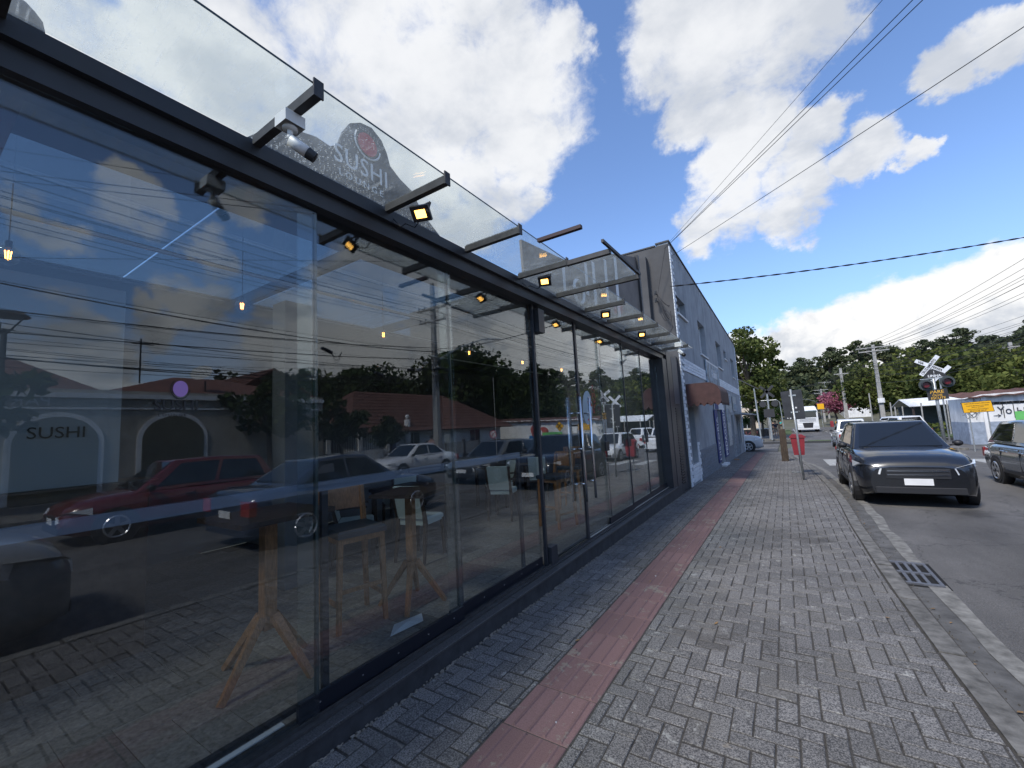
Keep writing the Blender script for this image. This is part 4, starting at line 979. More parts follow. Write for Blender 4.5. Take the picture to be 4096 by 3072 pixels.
b = MB(); b.box(XB+.024, XB+.05, 18.8, 19.8, 2.3, 2.55); tag(b.build('teal_plate', m_teal), 'small teal plate below the dark photo sign', 'plate')
t = panel('fabric_banner', 'blue and white header banner over the second doorway', 16.75, 19.3, 1.86, 2.25, m_white, [(.0, .38, .02, .98, m_navy, 'blue_panel')])
t = panel('fabric_banner', 'navy vertical banner left of the second doorway', 16.5, 17.25, -.05, 1.84, m_navy)
text('HISTORIA', .5, (XB+.056, 17.12, .0), (0, 0, 1), (0, -1, 0), m_white, parent=t, sx=.72)
t = panel('fabric_banner', 'navy vertical banner reading PEDAGOGIA right of the second doorway', 18.5, 19.6, -.02, 1.84, m_navy)
text('PEDAGOGIA', .8, (XB+.056, 19.3, .02), (0, 0, 1), (0, -1, 0), m_white, parent=t, sx=.42, bold=.01)
panel('poster', 'tall pale poster between the navy banner and the third doorway', 20.3, 21.3, .3, 2.1, m_pap, [(.1, .9, .55, .9, m_photo, 'picture')])
panel('poster', 'pale framed poster high above the third doorway, left one', 21.4, 22.6, 1.75, 2.6, m_pap, [(.1, .9, .5, .9, m_photo, 'picture')])
panel('poster', 'pale framed poster high above the fourth doorway, right one', 23.4, 25.0, 1.82, 2.55, m_pap, [(.1, .9, .1, .5, m_photo, 'picture')])
panel('poster', 'narrow pale poster right of the fourth doorway', 26.0, 26.7, .1, 1.45, m_pap)
b = MB(); b.box(-2.05, -1.85, 20.6, 20.95, G(20.7), G(20.7)+.03); tag(b.build('cardboard_scrap', mat('cardboard', (.28, .16, .09), .9)), 'flat cardboard scrap at the foot of the grey building', 'cardboard')

# ------------------------------------------------------------------ street furniture on the sidewalk
t = thing('road_sign', 'back of a dark rectangular road sign on a leaning grey pipe', 'road sign', (.24, 13.5, G(13.5)))
zg = G(13.5); b = MB(); b.cyl((.25, 13.5, zg-.1), (.19, 13.5, 2.22), .026, n=12); b.build('pole', m_galv, t, True)
m_sb = mat('sign back', (.030, .031, .034), .5, noise=(6, .7, 1.6))
b = MB(); b.prism([(-.045, 2.17), (.435, 2.20), (.455, 1.44), (.44, 1.41), (.01, 1.40), (-.01, 1.42)], 13.545, 13.56, 'y'); sg = b.build('plate', m_sb, t)
for (x, z, r) in ((.27, 1.72, .022), (.12, 1.44, .02), (.06, 1.445, .015), (.33, 1.62, .007)):
    b = MB(); b.prism([(x + r*math.cos(a)*random.uniform(.8, 1.2), z + r*math.sin(a)) for a in np.linspace(0, 2*PI, 10)[:-1]], 13.541, 13.5445, 'y'); b.build('sticker', m_wwall, t)
for z in (1.6, 2.05): b = MB(); b.box(.14, .3, 13.53, 13.5445, z-.02, z+.02); b.build('clamp', m_galv, t)
t = thing('litter_bin', 'red plastic litter bin on a stand behind the road sign pole', 'bin', (.24, 15.2, G(15)))
zb_ = .33; b = MB(); vs = []
for z, s in ((zb_-.0, .13), (zb_+.5, .175)): vs += [(.24-s, 15.2-s*.7, z), (.24+s, 15.2-s*.7, z), (.24+s, 15.2+s*.7, z), (.24-s, 15.2+s*.7, z)]
b.add(vs, [(3,2,1,0),(4,5,6,7),(0,1,5,4),(1,2,6,5),(2,3,7,6),(3,0,4,7)]); b.build('body', m_bin, t)
b = MB(); b.prism([(.04, zb_+.502), (.44, zb_+.502), (.44, zb_+.54), (.36, zb_+.60), (.12, zb_+.62), (.04, zb_+.54)], 15.06, 15.34, 'y'); b.build('lid', m_bin, t)
b = MB(); b.tube([(.24, 15.36, G(15)), (.24, 15.36, zb_+.5)], .02, 8); b.tube([(.24, 15.36, G(15)+.01), (.10, 15.2, G(15)+.02), (.0, 15.3, G(15)+.02)], .015, 6); b.build('stand', m_galv, t)
t = thing('timber_post', 'weathered square timber post standing on the sidewalk near the corner', 'post', (-.17, 20, G(20))); b = MB(); zg = G(20)
vs = []
for i, z in enumerate(np.linspace(zg-.1, .93, 7)): s = .125 - .003*i + random.uniform(-.004, .004); ox = random.uniform(-.006, .006); vs += [(-.16-s+ox, 20-s, z), (-.16+s+ox, 20-s, z), (-.16+s+ox, 20+s, z), (-.16-s+ox, 20+s, z)]
vs[-4:] = [(v[0], v[1], v[2] + random.uniform(-.03, .05)) for v in vs[-4:]]
b.add(vs, [(4*i+k, 4*i+(k+1) % 4, 4*i+4+(k+1) % 4, 4*i+4+k) for i in range(6) for k in range(4)] + [(24,25,26,27)]); b.build('trunk', m_post, t)
# drain grate
t = thing('drain_grate', 'cast iron drain grate in the gutter beside the kerb', 'drain grate', (.92, 6.3, G(6.3)+RD))
zt = G(6.2) + RD + .016; xa = .80; ya, yb = 5.92, 6.68
b = MB(); b.box(xa-.05, xa+.40, ya-.04, yb+.04, zt-.008, zt-.0045); b.build('pit', mat('pit black', (.006, .006, .006), 1), t)
fr = MB()
for (a, c, e, f) in ((xa, xa+.36, ya, ya+.045), (xa, xa+.36, yb-.045, yb), (xa, xa+.03, ya+.046, yb-.046), (xa+.33, xa+.36, ya+.046, yb-.046), (xa+.031, xa+.329, (ya+yb)/2-.02, (ya+yb)/2+.02)): fr.box(a, c, e, f, zt-.004, zt+.012)
m_iron = mat('cast iron', (.10, .105, .12), .55, noise=(30, .6, 1.4)); fr.build('frame', m_iron, t)
for k in range(3):
    x = xa + .092 + k*.073
    for (e, f) in ((ya+.046, (ya+yb)/2-.021), ((ya+yb)/2+.021, yb-.046)): b = MB(); b.box(x, x+.03, e, f, zt-.003, zt+.010); b.build('bar', m_iron, t)

# ------------------------------------------------------------------ vehicles
def lerp(a, c, t): return a + (c-a)*t
def make_car(name, label, cat, col, L, Wd, H, kind='sedan', group=None, detail=True):
    t = thing(name, label, cat, local=True, group=group)
    h2 = L/2; belt = {'sedan': .93, 'hatch': .93, 'suv': 1.08, 'pickup': 1.05, 'wagon': .95}[kind]
    hood = belt - .05; noseH = hood - .16
    if kind == 'sedan': yr0, yr1, yf1, yf0, deck = -h2*.72, -h2*.40, h2*.10, h2*.46, belt + .04
    elif kind == 'pickup': yr0, yr1, yf1, yf0, deck = -h2*.12, -h2*.04, h2*.22, h2*.48, belt
    else: yr0, yr1, yf1, yf0, deck = -h2*.965, -h2*.80, h2*.12, h2*.48, belt
    S_ = [(-h2, .86, .84*deck), (-h2*.985, .92, .93*deck), (-h2*.93, .97, deck*.985), (-h2*.7, 1, deck), (-h2*.35, 1, belt), (0, 1, belt), (h2*.3, 1, belt-.01), (h2*.5, 1, belt-.03), (h2*.72, .985, hood-.02), (h2*.88, .95, hood-.09), (h2*.96, .88, noseH), (h2, .76, noseH-.14)]
    b = MB(); vs = []; w = Wd/2
    for (y, k, zt) in S_:
        ww = w*k; low = .2 if abs(y) < h2*.9 else .26
        half = [(0, zt+.025), (ww*.55, zt+.018), (ww*.86, zt-.02), (ww*.96, zt-.09), (ww*.995, zt*.72), (ww, zt*.55), (ww*.985, .38), (ww*.94, low), (0, low)]
        ring = [(x, y, z) for x, z in half] + [(-x, y, z) for x, z in half[-2:0:-1]]
        vs += ring
    n = 16; ns = len(S_)
    b.add(vs, [(i*n+j, (i+1)*n+j, (i+1)*n+(j+1) % n, i*n+(j+1) % n) for i in range(ns-1) for j in range(n)] + [tuple(range(n)), tuple(range(ns*n-1, (ns-1)*n-1, -1))])
    body = b.build('body', col, t, True)
    try:
        for p in body.data.polygons: p.use_smooth = len(p.vertices) == 4
    except Exception: pass
    # greenhouse
    wb, wt = w*.90, w*.70; zb, zr = belt - .01, H
    def ring(y0, y1, k): return None
    C4 = {}
    for nm, y, ww, z in (('rb', yr0, wb*.95, zb + (.02 if kind == 'sedan' else 0)), ('rt', yr1, wt*.94, zr-.05), ('ft', yf1, wt*.97, zr-.03), ('fb', yf0, wb*.97, zb-.03)):
        C4[nm] = (Vector((-ww, y, z)), Vector((ww, y, z)))
    mid = (Vector((-wt, (yr1+yf1)/2, zr)), Vector((wt, (yr1+yf1)/2, zr)))
    V = [C4['rb'][0], C4['rb'][1], C4['rt'][0], C4['rt'][1], mid[0], mid[1], C4['ft'][0], C4['ft'][1], C4['fb'][0], C4['fb'][1]]
    MB_ = Vector((-wb, (yr0+yf0)/2, zb)), Vector((wb, (yr0+yf0)/2, zb)); V += list(MB_)
    b = MB(); b.add(V, [(1,0,2,3), (3,2,4,5), (5,4,6,7), (7,6,8,9), (0,10,4,2), (10,8,6,4), (11,1,3,5), (9,11,5,7)])
    rf = b.build('roof', col, t)
    bv = rf.modifiers.new('b', 'BEVEL'); bv.width = .05; bv.segments = 3; bv.limit_method = 'ANGLE'; bv.angle_limit = .35
    for p in rf.data.polygons: p.use_smooth = True
    def glassq(a, b_, c, d, i0, i1, j0, j1, name):
        # quad a,b (bottom) d,c (top); inset params; pushed out
        def pt(u, v): return a.lerp(b_, u).lerp(d.lerp(c, u), v)
        nn = (b_ - a).cross(d - a).normalized()*.012
        q = [pt(i0, j0)+nn, pt(i1, j0)+nn, pt(i1, j1)+nn, pt(i0, j1)+nn]; g = MB(); g.add(q + [p - nn*.9 for p in q], [(0,1,2,3), (4,7,6,5), (0,4,5,1), (1,5,6,2), (2,6,7,3), (3,7,4,0)]); return g.build(name, m_cglass, t)
    glassq(C4['fb'][1], C4['fb'][0], C4['ft'][0], C4['ft'][1], .07, .93, .06, .92, 'windscreen')
    glassq(C4['rb'][0], C4['rb'][1], C4['rt'][1], C4['rt'][0], .09, .91, .2, .9, 'rear_window')
    for sgn in (0, 1):
        A0, A1 = C4['rb'][sgn], C4['fb'][sgn]; T0, T1 = C4['rt'][sgn], C4['ft'][sgn]; Mb = MB_[sgn]; Mt = mid[sgn]
        if sgn == 1: glassq(A0, Mb, Mt, T0, .18 if kind != 'pickup' else .1, .96, .12, .86, 'side_window'); glassq(Mb, A1, T1, Mt, .03, .80, .12, .86, 'side_window')
        else: glassq(Mb, A0, T0, Mt, .04, .82 if kind != 'pickup' else .9, .12, .86, 'side_window'); glassq(A1, Mb, Mt, T1, .2, .97, .12, .86, 'side_window')
        s = -1 if sgn == 0 else 1
        b = MB(); b.sphere((s*(w*1.04), yf0-.22, belt+.04), .085, 10, 7, sz=.75); b.beam((s*w*.9, yf0-.2, belt), (s*w*1.02, yf0-.2, belt+.02), .04, .03); b.build('wing_mirror', m_black, t, True)
        for yy in (h2*.02, -h2*.40): b = MB(); b.cbox(min(s*(w-.012), s*(w+.016)), max(s*(w-.012), s*(w+.016)), yy-.08, yy+.08, belt-.17, belt-.145, .004); b.build('door_handle', m_chrome, t)
        b = MB(); b.box(min(s*(w-.01), s*(w+.004)), max(s*(w-.01), s*(w+.004)), -h2*.42, h2*.44, .30, .36); b.build('side_skirt', m_black, t)
        for yy in (-h2*.03, h2*.385, -h2*.46): b = MB(); b.box(min(s*(w-.02), s*(w+.001)), max(s*(w-.02), s*(w+.001)), yy-.004, yy+.004, .36, belt-.1); b.build('door_gap', m_black, t)
        b = MB(); yy = h2*.955; b.add([(s*(w*.985+.01), h2*.80, hood-.17), (s*(w*.985+.01), h2*.80, hood-.30), (s*w*.60, h2+.035, noseH-.26), (s*w*.56, h2+.03, noseH-.14), (s*(w*.90), h2*.955+.02, noseH-.05)], [(0,1,2,3,4)] if s > 0 else [(4,3,2,1,0)]); b.build('headlight', mat('headlamp glass', (.75, .78, .8), .1, spec=.9), t)
        b = MB(); b.cbox(min(s*w*.62, s*w*.95), max(s*w*.62, s*w*.95), -h2-.012, -h2*.955, deck*.62, deck*.86, .004); b.build('taillight', mat('tail lamp red', (.32, .01, .01), .15, spec=.9), t)
        for yy in (-h2*.60, h2*.62):
            R_ = .33 if kind in ('suv', 'pickup') else .305
            b = MB(); b.cyl((s*(w-.14), yy, R_), (s*(w+.006), yy, R_), R_+.055, n=24); b.build('wheel_arch', m_black, t)
            wh = MB(); wh.cyl((s*(w-.2), yy, R_), (s*(w-.01), yy, R_), R_, n=24, caps=True); wh.cyl((s*(w-.01), yy, R_), (s*(w+.018), yy, R_), R_, R_*.93, n=24)
            wo = wh.build('wheel', m_tyre, t)
            rm = MB(); 
            for k in range(5):
                a = 2*PI*k/5 + .3; rm.beam((s*(w+.021), yy, R_), (s*(w+.021), yy + R_*.62*math.cos(a), R_ + R_*.62*math.sin(a)), .02, .07, up=(0, -math.sin(a), math.cos(a)))
            rm.tube([(s*(w+.02), yy + R_*.64*math.cos(a), R_ + R_*.64*math.sin(a)) for a in np.linspace(0, 2*PI, 21)], .018, 4); rm.build('rim', m_rim, wo)
    b = MB(); b.cbox(-w*.5, w*.5, h2*.97, h2+.014, noseH-.33, noseH-.15, .01); b.build('grille', m_black, t); b = MB(); b.box(-w*.48, w*.48, h2+.015, h2+.026, noseH-.20, noseH-.18); b.box(-w*.48, w*.48, h2+.015, h2+.026, noseH-.27, noseH-.255); b.build('grille_bar', m_chrome, t)
    b = MB(); b.cbox(-w*.7, w*.7, h2*.96, h2+.02, .27, .38, .01); b.build('bumper', m_black, t)
    for s in (-1, 1): b = MB(); yy = -h2-.014 if s < 0 else h2+.021; zz = deck*.55 if s < 0 else .42; b.box(-.2, .2, min(yy, yy+s*.006), max(yy, yy+s*.006), zz, zz+.12); b.build('number_plate', m_wwall, t)
    if kind == 'pickup':
        b = MB(); b.box(-w*.8, w*.8, -h2*.93, -h2*.16, belt+.03, belt+.06); b.build('bed_cover', m_black, t)
    return t
def put(t, x, y, rz): t.location = (x, y, gz(y)); t.rotation_euler = (math.atan((G(y+2)-G(y-2))/4)*math.cos(rz), 0, rz)
p_blk = paint('black car paint', (.012, .013, .016)); p_blue = paint('dark blue car paint', (.022, .032, .06)); p_gry = paint('graphite car paint', (.09, .10, .11)); p_wht = paint('white car paint', (.70, .71, .72)); p_sil = paint('silver car paint', (.42, .45, .48), .3); p_red = paint('red car paint', (.13, .013, .013))
put(make_car('parked_car', 'black car parked at the kerb facing the camera, beyond the drain grate', 'car', p_blk, 4.4, 1.78, 1.62, 'suv', 'cars parked at the kerb'), 1.95, 12.9, PI)
put(make_car('car', 'graphite estate car standing in the lane right of the black parked car', 'car', p_gry, 4.5, 1.78, 1.5, 'wagon'), 5.05, 13.6, PI)
put(make_car('car', 'dark blue saloon in the lane beside the camera, reflected in the glass', 'car', p_blue, 4.5, 1.78, 1.46, 'sedan'), 3.62, 5.6, 0)
put(make_car('car', 'red hatchback on the street, reflected at the left of the glass', 'car', p_red, 3.9, 1.7, 1.52, 'hatch'), 7.4, 3.9, PI)
put(make_car('car', 'white saloon parked on the far side, reflected left of the utility pole', 'car', p_wht, 4.4, 1.75, 1.46, 'sedan'), 10.2, 14.0, PI)
put(make_car('car', 'white hatchback beyond the black car, reflected right of the door handles', 'car', p_wht, 4.1, 1.75, 1.55, 'hatch'), 3.9, 23.6, PI)
put(make_car('pickup_truck', 'white pickup seen over the roof of the black parked car', 'pickup', p_wht, 5.2, 1.85, 1.78, 'pickup'), 3.4, 33.5, 0)
put(make_car('car', 'white people carrier in the street left of the railway signal', 'car', p_wht, 4.6, 1.85, 1.85, 'suv'), 6.6, 40.5, .3)
put(make_car('parked_car', 'grey van at the kerb behind the camera, reflected at the far left edge', 'car', mat('grey van paint', (.25, .26, .27), .3, coat=.6), 4.6, 1.85, 1.8, 'suv', 'cars parked at the kerb'), 1.98, -1.2, 0)
put(make_car('car', 'silver off-roader nosing out of the side street behind the grey building', 'car', p_sil, 4.3, 1.85, 1.65, 'suv'), -3.55, 31.2, -PI/2 + .12)

# white lorry
LR = thing('lorry', 'white cab-over lorry with dark lower grille coming up the street', 'lorry', local=True)
b = MB(); b.cbox(-1.24, 1.24, -1.1, 1.1, 1.0, 3.0, .06); b.add([(-1.2,-1.1,3.001),(1.2,-1.1,3.001),(1.2,1.0,3.001),(-1.2,1.0,3.001),(-1.05,-1.0,3.62),(1.05,-1.0,3.62),(1.0,.55,3.62),(-1.0,.55,3.62)], [(4,5,6,7),(0,1,5,4),(1,2,6,5),(2,3,7,6),(3,0,4,7)]); b.build('cab', p_wht, LR)
b = MB(); b.cbox(-1.05, 1.05, 1.101, 1.115, 2.05, 2.85, .01); b.build('windscreen', m_cglass, LR)
b = MB(); b.box(-1.12, 1.12, 1.08, 1.25, 2.88, 3.0); b.build('sun_visor', mat('visor plastic', (.08, .12, .12), .2), LR)
for k in range(4): b = MB(); b.box(-.95, .95, 1.101, 1.13, 1.5 + k*.13, 1.55 + k*.13); b.build('grille_bar', mat('pale grey plastic', (.35, .36, .37), .4), LR)
b = MB(); b.cbox(-1.25, 1.25, .9, 1.2, .38, 1.08, .04); b.build('bumper', p_wht, LR)
b = MB(); b.prism([(-.62, 1.32), (.62, 1.32), (.5, .62), (-.5, .62)], 1.201, 1.225, 'y'); b.build('lower_grille', m_black, LR)
for s in (-1, 1):
    b = MB(); b.cbox(min(s*.75, s*1.18), max(s*.75, s*1.18), 1.2, 1.22, .72, .92, .01); b.build('headlight', MATS['headlamp glass'], LR)
    b = MB(); b.cbox(min(s*1.28, s*1.5), max(s*1.28, s*1.5), 1.0, 1.12, 1.9, 2.6, .01); b.build('wing_mirror', m_black, LR)
    for yy in (.3, -3.4): b = MB(); b.cyl((s*.9, yy, .5), (s*1.2, yy, .5), .5, n=20); b.build('wheel', m_tyre, LR)
b = MB(); b.box(-1.22, 1.22, -8.2, -1.3, 1.05, 3.5); b.build('cargo_box', m_white, LR)
b = MB(); b.box(-.45, .45, -8.2, 1.0, .7, 1.0); b.build('chassis', m_black, LR)
put(LR, 2.6, 73, PI)

# ------------------------------------------------------------------ people
def person(label, x, y, z, h, top, bottom, rz=0, stride=.16, group=None, shorts=True):
    t = thing('person', label, 'person', local=True, group=group); k = h/1.72
    def skin(name, verts, edges, rad, m, root=0):
        me = bpy.data.meshes.new(name); me.from_pydata([(v[0]*k, v[1]*k, v[2]*k) for v in verts], edges, []); me.materials.append(m); o = ob(name, me, t)
        md = o.modifiers.new('s', 'SKIN'); 
        for i, r_ in enumerate(rad): me.skin_vertices[0].data[i].radius = (r_*k, r_*k*.85)
        me.skin_vertices[0].data[root].use_root = True
        s2 = o.modifiers.new('u', 'SUBSURF'); s2.levels = 1; s2.render_levels = 1; return o
    J = [(0,0,.94),(0,0,1.15),(0,0,1.38),(0,.0,1.47),(0,.01,1.56),(0,.01,1.68),(-.19,0,1.40),(-.25,-.03,1.14),(-.23,.07,.90),(.19,0,1.40),(.25,.03,1.14),(.23,-.05,.90),
         (-.095,stride*.15,.88),(-.10,stride*.6,.50),(-.10,stride,.07),(-.10,stride+.14,.03),(.095,-stride*.15,.88),(.10,-stride*.3,.50),(.10,-stride,.09),(.10,-stride+.13,.03)]
    Ed = [(0,1),(1,2),(2,3),(3,4),(4,5),(2,6),(6,7),(7,8),(2,9),(9,10),(10,11),(0,12),(12,13),(13,14),(14,15),(0,16),(16,17),(17,18),(18,19)]
    skin('body', J, Ed, [.13,.12,.12,.055,.09,.075,.055,.042,.035,.055,.042,.035,.085,.055,.04,.035,.085,.055,.04,.035], m_skin)
    skin('shirt', [J[0],J[1],J[2],J[6],(-.22,-.015,1.24),J[9],(.22,.015,1.24)], [(0,1),(1,2),(2,3),(3,4),(2,5),(5,6)], [.155,.15,.15,.075,.065,.075,.065], top)
    skin('shorts' if shorts else 'trousers', [(0,0,.98),J[12],(-.10,stride*.5,.56) if shorts else J[14],J[16],(.10,-stride*.3,.56) if shorts else J[18]], [(0,1),(1,2),(0,3),(3,4)], [.15,.11,.085 if shorts else .06,.11,.085 if shorts else .06], bottom)
    b = MB(); b.sphere((0, -.005*k, 1.655*k), .098*k, 12, 8); b.build('hair', m_hair, t, True)
    t.location = (x, y, z); t.rotation_euler = (0, 0, rz); return t
person('man in a navy shirt and khaki shorts walking on the corner pavement', -.98, 54, gz(54)+.14, 1.75, mat('navy cloth', (.02, .025, .045), .9), mat('khaki cloth', (.16, .13, .09), .9), PI)
person('woman in a teal top and dark shorts on the footpath beyond the man', -.75, 82, gz(82)+.15, 1.7, mat('teal cloth', (.03, .42, .42), .9), mat('dark cloth', (.02, .02, .025), .9), .2)
person('person in black just behind the man in the navy shirt', -1.35, 62, gz(62)+.14, 1.7, mat('black cloth', (.012, .012, .014), .9), MATS['dark cloth'], PI, shorts=False)
person('person in a pale top and trousers walking across the street, reflected right of the pole', 12.4, 17.6, gz(17.6)+.15, 1.65, mat('pale pink cloth', (.42, .30, .30), .9), mat('pale cloth', (.35, .35, .36), .9), 0, shorts=False)

# ------------------------------------------------------------------ poles
def pole(name, label, x, y, h, w0=.30, w1=.17, arms=((9.4, 2.0),), lamp=None, box=None, group=None, zb=None):
    z = gz(y) + .1 if zb is None else zb; t = thing(name, label, 'utility pole', (x, y, z), group)
    b = MB(); b.beam((x, y, z-.3), (x, y, z+h), w0, w0*.8, up=(0, 1, 0), w1=w1, h1=w1*.8); b.build('shaft', m_conpole, t)
    for (zz, L_) in arms:
        b = MB(); b.beam((x-L_/2, y-.12, z+zz), (x+L_/2, y-.12, z+zz), .09, .11); b.beam((x-L_*.32, y-.12, z+zz), (x, y-.12, z+zz-.5), .03, .03); b.beam((x+L_*.32, y-.12, z+zz), (x, y-.12, z+zz-.5), .03, .03); b.build('crossarm', m_conpole, t)
        for f in (-.46, -.15, .25, .46):
            b = MB(); b.cyl((x+L_*f, y-.12, z+zz+.06), (x+L_*f, y-.12, z+zz+.14), .012, n=6); b.cyl((x+L_*f, y-.12, z+zz+.12), (x+L_*f, y-.12, z+zz+.26), .05, .03, 8); b.build('insulator', m_framed, t)
    if lamp:
        dx, dy, zz = lamp; b = MB(); b.tube([(x, y, z+zz), (x+dx*.4, y+dy*.4, z+zz+1.0), (x+dx*.8, y+dy*.8, z+zz+1.55), (x+dx, y+dy, z+zz+1.6)], .035, 7); b.build('lamp_arm', m_galv, t)
        b = MB(); d = Vector((dx, dy, 0)).normalized(); e = Vector((x+dx, y+dy, z+zz+1.6)); b.beam(e, e + d*.55, .16, .07, w1=.10, h1=.04); b.build('lamp_head', m_galv, t)
    if box: b = MB(); b.box(x-.28, x+.28, y-.35, y-.17, z+box, z+box+.5); b.build('junction_box', m_wwall, t)
    return t
MP = (13.44, 19.2); zm = gz(19.2) + .1
mp = pole('utility_pole', 'big concrete utility pole with tangled cables, reflected in the middle of the glass', *MP, 11.4, .42, .22, ((9.7, 2.4), (8.9, 2.2)), (-2.2, 3.2, 6.3), group='utility poles')
NP = (12.8, -10.5); pole('utility_pole', 'concrete utility pole across the street near the left end, feeding the wires overhead', *NP, 10.5, .38, .2, ((9.4, 2.2), (8.6, 2.0)), group='utility poles')
PA = (8.9, 60); pole('utility_pole', 'concrete pole with crossarm and grey box, right of the pink blossom tree', *PA, 9.6, .44, .26, ((9.3, 3.0), (8.9, 2.6)), None, 3.2, group='utility poles')
PB = (7.95, 82); pole('utility_pole', 'plain concrete pole just left of the pole with the grey box', *PB, 9.3, .5, .3, ((8.4, 1.8),), None, None, group='utility poles')
PC = (7.2, 114); pole('utility_pole', 'distant pole with two lamp arms right of the white lorry', *PC, 7.8, .42, .25, ((7.6, 2.6), (6.9, 2.6)), (-3.4, -1, 4.2), group='utility poles')
pole('utility_pole', 'slim far pole right behind the pole with two lamp arms', 8.6, 122, 9.8, .4, .22, ((9.6, 2.4),), group='utility poles')
pole('utility_pole', 'old concrete pole behind the warehouse roof at the right edge', 19.6, 62, 8.5, .4, .25, ((8.0, 1.2),), group='utility poles')
pole('street_pole', 'pale pole rising behind the railway lights by the beige house', -1.45, 50, 5.6, .16, .10, ((5.3, .6),), group=None)
b = MB()
SP = thing('steel_post', 'thin grey post with a slanted bar in front of the yuccas', 'post', (-2.15, 47.6, gz(47.6))); z = gz(47.6)
b.cyl((-2.15, 47.6, z), (-2.3, 47.6, z+5.2), .07, n=8); b.build('shaft', m_galv, SP); b = MB(); b.beam((-3.9, 47.6, z+6.5), (-1.9, 47.6, z+5.1), .09, .09); b.build('slanted_bar', m_framed, SP)
# tangle of boxes and loops on the main pole
TG = thing('cable_tangle', 'splice boxes and coiled cables hanging on the big utility pole', 'cables', (MP[0], MP[1], zm+6)); rr = random.Random(12)
for k in range(7):
    y = MP[1] + rr.uniform(-2.4, 2.2); z_ = zm + 5.6 + rr.uniform(-.5, .7); b = MB(); b.cyl((MP[0]-.3, y-.22, z_-.05), (MP[0]-.3, y+.22, z_+.06), .075, n=8); b.build('splice_box', m_black if k % 3 else m_conpole, TG)
for k in range(9):
    y = MP[1] + rr.gauss(0, .9); z_ = zm + 5.5 + rr.uniform(-.7, .6); R_ = rr.uniform(.18, .42); b = MB()
    for q in range(2): b.tube([(MP[0]-.32 - .02*q, y + (R_+.03*q)*math.cos(a), z_ + (R_+.02*q)*math.sin(a)) for a in np.linspace(0, 2*PI, 17)], .013, 4)
    b.build('cable_loop', m_cable, TG)
for k in range(14):
    p0 = Vector((MP[0]-.2, MP[1] + rr.uniform(-1.4, 1.2), zm + 5.8 + rr.uniform(-.5, 1.2))); p1 = Vector((MP[0]-.25, MP[1] + rr.uniform(-1.2, 1.2), zm + 5.2 + rr.uniform(-.5, 1.2)))
    mid = (p0+p1)/2 + Vector((0, rr.uniform(-.4, .4), -rr.uniform(.2, .8))); b = MB(); b.tube([p0*(1-t)**2 + mid*2*t*(1-t) + p1*t*t for t in np.linspace(0, 1, 8)], .009, 4); b.build('cable_loop', m_cable, TG)
for k, (dy, lab) in enumerate(((-7.6, 'black splice closure hanging on the telephone cables, left one in the glass'), (-4.6, 'black splice closure hanging on the telephone cables, just right of the first pane edge'))):
    t = thing('splice_closure', lab, 'splice closure', (MP[0]-.3, MP[1]+dy, zm+5.9), 'splice closures on the cables'); y = MP[1]+dy; z = zm + (6.0 if k == 0 else 5.1)
    b = MB(); b.cyl((MP[0]-.35, y-.30, z+.1), (MP[0]-.35, y+.22, z-.06), .085, n=10); b.build('case', m_black, t)
    for q in range(3): b = MB(); b.tube([(MP[0]-.35, y+.2+.55*u_, z-.05 - (.28+.12*q)*math.sin(PI*u_) + .1*u_) for u_ in np.linspace(0, 1, 10)], .010, 4); b.build('cable_loop', m_cable, t)
LP_ = thing('street_lamp', 'street lamp with flat top across the street, reflected at the far left edge', 'street lamp', (14, 1.9, 0)); b = MB(); b.cyl((14, 1.9, gz(2)), (14, 1.9, 5.2), .06, n=8); b.build('pole', m_framed, LP_)
for a in (-.35, .35): b = MB(); b.beam((14, 1.9, 5.0), (14, 1.9+a, 5.6), .04, .04); b.build('arm', m_framed, LP_)
b = MB(); b.cyl((14, 1.9, 5.6), (14, 1.9, 5.68), .5, .42, 16); b.build('lamp_head', m_framed, LP_)
# cables
def cable(p0, p1, sag, r_, label, group=None, n=20, name='overhead_cable', twist=False):
    p0 = Vector(p0); p1 = Vector(p1); pts = [p0.lerp(p1, t) + Vector((0, 0, -4*sag*t*(1-t))) for t in np.linspace(0, 1, n)]
    b = MB(); b.tube(pts, r_, 4)
    if twist: 
        N = 260; L = (p1-p0).length
        for ph in (0, PI): b.tube([p0.lerp(p1, t) + Vector((0, 0, -4*sag*t*(1-t))) + Vector((.0, .014*math.cos(t*L*9+ph), .014*math.sin(t*L*9+ph))) for t in np.linspace(0, 1, N)], r_*.7, 4)
    tag(b.build(name, m_cable), label, 'cable', group)
cable((-2.16, 11.2, 6.15), (NP[0]-.6, NP[1], 6.25), .12, .004, 'leftmost thin wire of the three running up from the corner of the grey building')
cable((-2.17, 11.15, 6.08), (NP[0], NP[1]+1.4, 6.25), .12, .0065, 'middle pair of wires running up from the corner of the grey building')
cable((-2.19, 11.1, 6.04), (NP[0]+.2, NP[1]+1.8, 6.2), .12, .0065, 'wire hugging the middle pair that runs up from the grey building')
cable((-2.10, 11.5, 5.95), (NP[0]+1, NP[1]+5.5, 5.3), .15, .006, 'lone wire rightmost of those rising from the grey building corner')
cable((-2.16, 11.25, 5.05), (MP[0]-.3, MP[1], zm+7.1), .35, .010, 'thick twisted cable crossing the sky from the grey building to the right edge', n=40, twist=True)
cable((-2.5, 11.25, 4.92), (-2.16, 11.1, 6.1), .0, .006, 'short cable stub on the taupe side wall below the roof corner', n=4)
rr = random.Random(5)
NSL = (13.2, -44)
